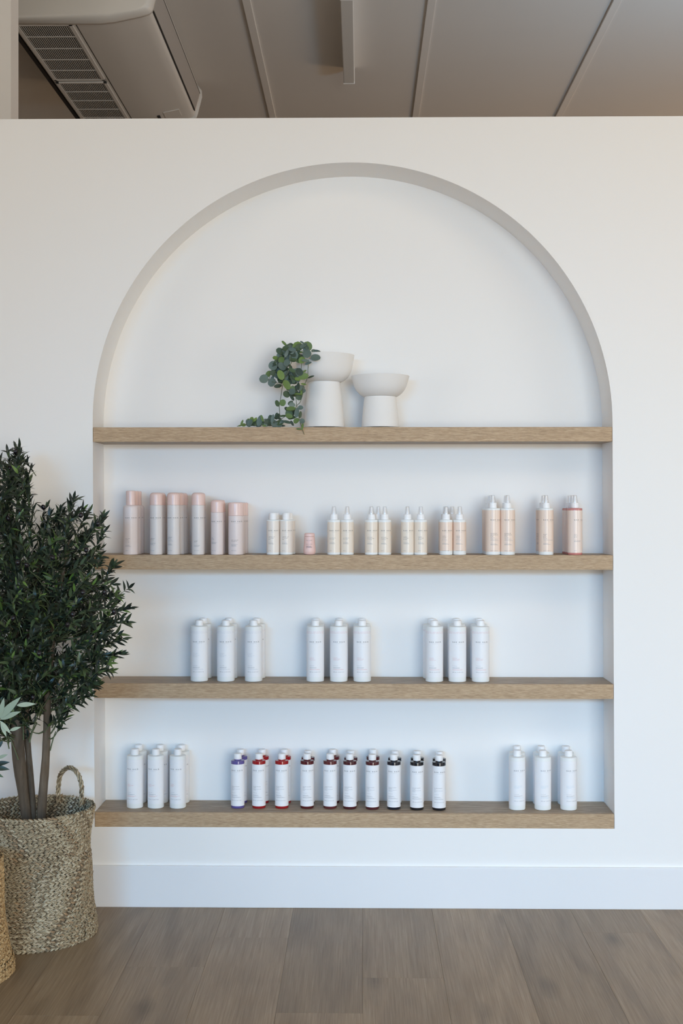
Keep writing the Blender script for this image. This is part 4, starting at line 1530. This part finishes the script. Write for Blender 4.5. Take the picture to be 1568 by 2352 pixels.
for cu, cv, su, sv, cnt, yy in ((860, 330, 120, 120, 20, .012), (760, 470, 110, 80, 12, .004), (900, 260, 110, 60, 8, -.008), (780, 650, 110, 80, 10, -.006), (960, 590, 80, 70, 8, .0), (720, 620, 120, 120, 14, .012), (960, 700, 110, 90, 12, .0), (1000, 930, 80, 110, 10, .0), (920, 1260, 90, 70, 8, .0), (640, 1410, 150, 45, 10, .02), (300, 1430, 110, 35, 7, .02), (1060, 200, 120, 50, 5, .01)):
    for _ in range(cnt):
        a_ = rv.uniform(46, 76)
        v_ = cv + rv.gauss(0, sv * .55)
        if v_ > 1455:
            v_ = 1455
        u_ = cu + rv.gauss(0, su * .55)
        yo = -.030 if (u_ > 930 and v_ < 850) else yy
        vl.append((u_, v_, a_, a_ * rv.uniform(.45, .85), rv.uniform(0, 180), rv.choice((DK, DK, B)), yo + rv.uniform(-.006, .008)))
_vleaf = {}
for i, (u, v, a_, b_, ang, mm, Y) in enumerate(vl):
    key = (mm.name, round(b_ / a_, 1))
    if key not in _vleaf:
        _vleaf[key] = leaf_me('leaf', 1.0, 0.5 * b_ / a_, mm, 0.10, 0.18, 10, rnd=True)
    c = vp(u, v, Y + 0.0)
    sc_ = 2 * a_ / 7.127 * 4.42 / F
    ax = Vector((math.cos(R(ang)), rt.uniform(-.25, .25), math.sin(R(ang)))).normalized()
    p0 = c - ax * sc_ / 2
    nr = Vector((rt.uniform(-.35, .35), -1, rt.uniform(-.1, .45)))
    o = bpy.data.objects.new('leaf', _vleaf[key])
    COL.objects.link(o)
    o.parent = vine
    o.matrix_local = frame(p0 - TV, ax, nr) @ Matrix.Diagonal((sc_, sc_, sc_, 1))

# ------------------------------------------------------------------ ceiling unit
AX0, AY0, AY1 = -1.62, 1.47, 3.08
ac = empty('air_conditioner', (-1.28, (AY0 + AY1) / 2, HC + 2.24))
tag(ac, 'white suspended air conditioner under the ceiling behind the shelf wall', 'air conditioner')
OA = Vector(ac.location)


def sect(pts, y):
    return [(x - OA.x, y - OA.y, HC + h - OA.z) for x, h in pts]


prof = [(-1.612, 2.47), (-1.622, 2.25), (-1.612, 2.242), (-1.20, 2.240), (-1.14, 2.247), (-1.02, 2.272), (-0.985, 2.284), (-0.972, 2.296), (-0.966, 2.312), (-0.940, 2.405), (-0.942, 2.44), (-0.965, 2.472)]
bm = bmesh.new()
ys = [AY0 + 0.012, AY1 - 0.012]
rings = []
for y in ys:
    rings.append([bm.verts.new(p) for p in sect(prof, y)])
for i in range(len(prof)):
    j = (i + 1) % len(prof)
    bm.faces.new((rings[0][i], rings[0][j], rings[1][j], rings[1][i]))
from_bm('casing', bm, M_ACW, ac, smooth=True)


def endcap(y0, y1):
    """moulded side panel, a little larger than the casing and softly rounded"""
    cx = -1.28
    big = [(x + (0.012 if x > -1.0 else 0.008 if x > cx else -0.006) * (1 if abs(x - cx) > .1 else 0), h - (0.010 if h < 2.35 else 0)) for x, h in prof]
    bm = bmesh.new()
    n_ = 6
    rg_ = []
    for i in range(n_ + 1):
        t = i / n_
        ang = t * math.pi / 2
        y = y0 + (y1 - y0) * (1 - math.cos(ang)) if y1 > y0 else y0 + (y1 - y0) * (1 - math.cos(ang))
        ins = 0.035 * (1 - math.sin(ang))
        pts = []
        for x, h in big:
            dx, dz = cx - x, 2.36 - h
            L_ = math.hypot(dx, dz)
            pts.append((x + dx / L_ * ins, h + dz / L_ * ins))
        rg_.append([bm.verts.new(p) for p in sect(pts, y)])
    for a, b_ in zip(rg_[:-1], rg_[1:]):
        for i in range(len(big)):
            j = (i + 1) % len(big)
            bm.faces.new((a[i], a[j], b_[j], b_[i]))
    bm.faces.new(rg_[0])
    bm.faces.new(rg_[-1][::-1])
    bmesh.ops.recalc_face_normals(bm, faces=bm.faces)
    return from_bm('side_panel', bm, M_ACW, ac, smooth=True)


endcap(AY0 - 0.05, AY0 + 0.014)
endcap(AY1 + 0.03, AY1 - 0.014)
zb = HC + 2.24 - OA.z
# louvre on the outlet side
lv_ = [(-0.9635, 2.309), (-0.9375, 2.403), (-0.9335, 2.402), (-0.9595, 2.308)]
bm = bmesh.new()
r0 = [bm.verts.new(p) for p in sect(lv_, AY0 + 0.05)]
r1 = [bm.verts.new(p) for p in sect(lv_, AY1 - 0.08)]
for i in range(4):
    j = (i + 1) % 4
    bm.faces.new((r0[i], r0[j], r1[j], r1[i]))
bm.faces.new(r0)
bm.faces.new(r1[::-1])
bmesh.ops.recalc_face_normals(bm, faces=bm.faces)
from_bm('louvre', bm, M_VANE, ac, smooth=False)
for a, b_ in (((-0.9660, 2.3035), (-0.9615, 2.3075)), ((-0.9375, 2.4035), (-0.9325, 2.4075))):
    box('louvre_seam', (a[0] - OA.x, AY0 + 0.04 - OA.y, HC + a[1] - OA.z), (b_[0] - OA.x, AY1 - 0.07 - OA.y, HC + b_[1] - OA.z), M_DARK, ac)
# intake grilles on the flat underside
gx0, gx1 = -1.605 - OA.x, -1.335 - OA.x
gy = [(AY0 + 0.02, 2.265), (2.295, AY1 - 0.03)]
for y0, y1 in gy:
    g = empty('intake_grille', (0, 0, 0))
    g.parent = ac
    yy0, yy1 = y0 - OA.y, y1 - OA.y
    box('recess', (gx0 + 0.01, yy0 + 0.01, zb - 0.001), (gx1 - 0.01, yy1 - 0.01, zb + 0.0005), M_DARK, g)
    bm = bmesh.new()
    for lo, hi in (((gx0, yy0), (gx1, yy0 + 0.014)), ((gx0, yy1 - 0.014), (gx1, yy1)), ((gx0, yy0), (gx0 + 0.018, yy1)), ((gx1 - 0.018, yy0), (gx1, yy1))):
        box_bm(bm, (lo[0], lo[1], zb - 0.008), (hi[0], hi[1], zb), 0.001)
    from_bm('grille_frame', bm, M_ACW, g, smooth=False)
    bm = bmesh.new()
    n_ = 24
    for i in range(n_):
        x = gx0 + 0.02 + (gx1 - gx0 - 0.04) * (i + 0.5) / n_
        box_bm(bm, (x - 0.0013, yy0 + 0.012, zb - 0.006), (x + 0.0013, yy1 - 0.012, zb - 0.002))
    tag(from_bm('slats', bm, M_ACG, g, smooth=False), kind='stuff')
    nb = 5
    for i in range(1, nb):
        y = yy0 + (yy1 - yy0) * i / nb
        box('cross_bar', (gx0 + 0.015, y - 0.003, zb - 0.0072), (gx1 - 0.015, y + 0.003, zb - 0.004), M_ACW, g)
box('panel_seam', (-1.322 - OA.x, AY0 + 0.02 - OA.y, zb - 0.0006), (-1.3185 - OA.x, AY1 - 0.02 - OA.y, zb + 0.0005), M_DARK, ac)
box('shadow_gap_strip', (-1.650 - OA.x, AY0 + 0.02 - OA.y, zb + 0.010), (-1.630 - OA.x, AY1 - 0.02 - OA.y, zb + 0.235), M_DARK, ac)  # dark strip standing in for the shadow gap beside the casing
for y in (AY0 + 0.3, AY1 - 0.3):
    for x in (-1.5, -1.1):
        box('hanger', (x - OA.x, y - OA.y, zb + 0.225), (x + 0.03 - OA.x, y + 0.03 - OA.y, ZCEIL - OA.z), M_DARK, ac)
# receiver window and rating sticker near the far end
pr = [(-1.13, 2.2485), (-1.03, 2.2690)]
for (x0, x1, y0, y1, m_, nmn) in ((-1.125, -1.035, 2.86, 2.98, M_ACW, 'receiver_cover'), (-1.165, -1.150, 2.90, 2.98, M_DARK, 'rating_sticker')):
    bm = bmesh.new()
    zf = lambda x: HC + (2.242 + (x + 1.165) * 0.2083 if x > -1.14 else 2.2435) - OA.z
    up = [bm.verts.new((x - OA.x, y - OA.y, zf(x) + 0.003)) for x, y in ((x0, y0), (x1, y0), (x1, y1), (x0, y1))]
    dn = [bm.verts.new((x - OA.x, y - OA.y, zf(x) - 0.0035)) for x, y in ((x0, y0), (x1, y0), (x1, y1), (x0, y1))]
    bm.faces.new(up)
    bm.faces.new(dn[::-1])
    for i in range(4):
        j = (i + 1) % 4
        bm.faces.new((dn[i], dn[j], up[j], up[i]))
    bmesh.ops.recalc_face_normals(bm, faces=bm.faces)
    from_bm(nmn, bm, m_, ac, smooth=False)

# ceiling batten light
lt = empty('batten_light', (-0.066, 2.25, HC + 2.405))
tag(lt, 'slim white linear batten light fixed along the ceiling', 'light')
box('housing', (-0.031, -0.59, 0.010), (0.031, 0.60, 0.0945), M_LAMP, lt, bevel=0.003)
box('diffuser', (-0.029, -0.586, 0.0), (0.029, 0.596, 0.0105), mat('frosted_diffuser', srgb(205, 203, 198), 0.5), lt, bevel=0.003)
box('end_cap', (-0.0325, -0.600, -0.001), (0.0325, -0.588, 0.0945), M_LAMP, lt, bevel=0.002)
box('end_cap', (-0.0325, 0.598, -0.001), (0.0325, 0.610, 0.0945), M_LAMP, lt, bevel=0.002)
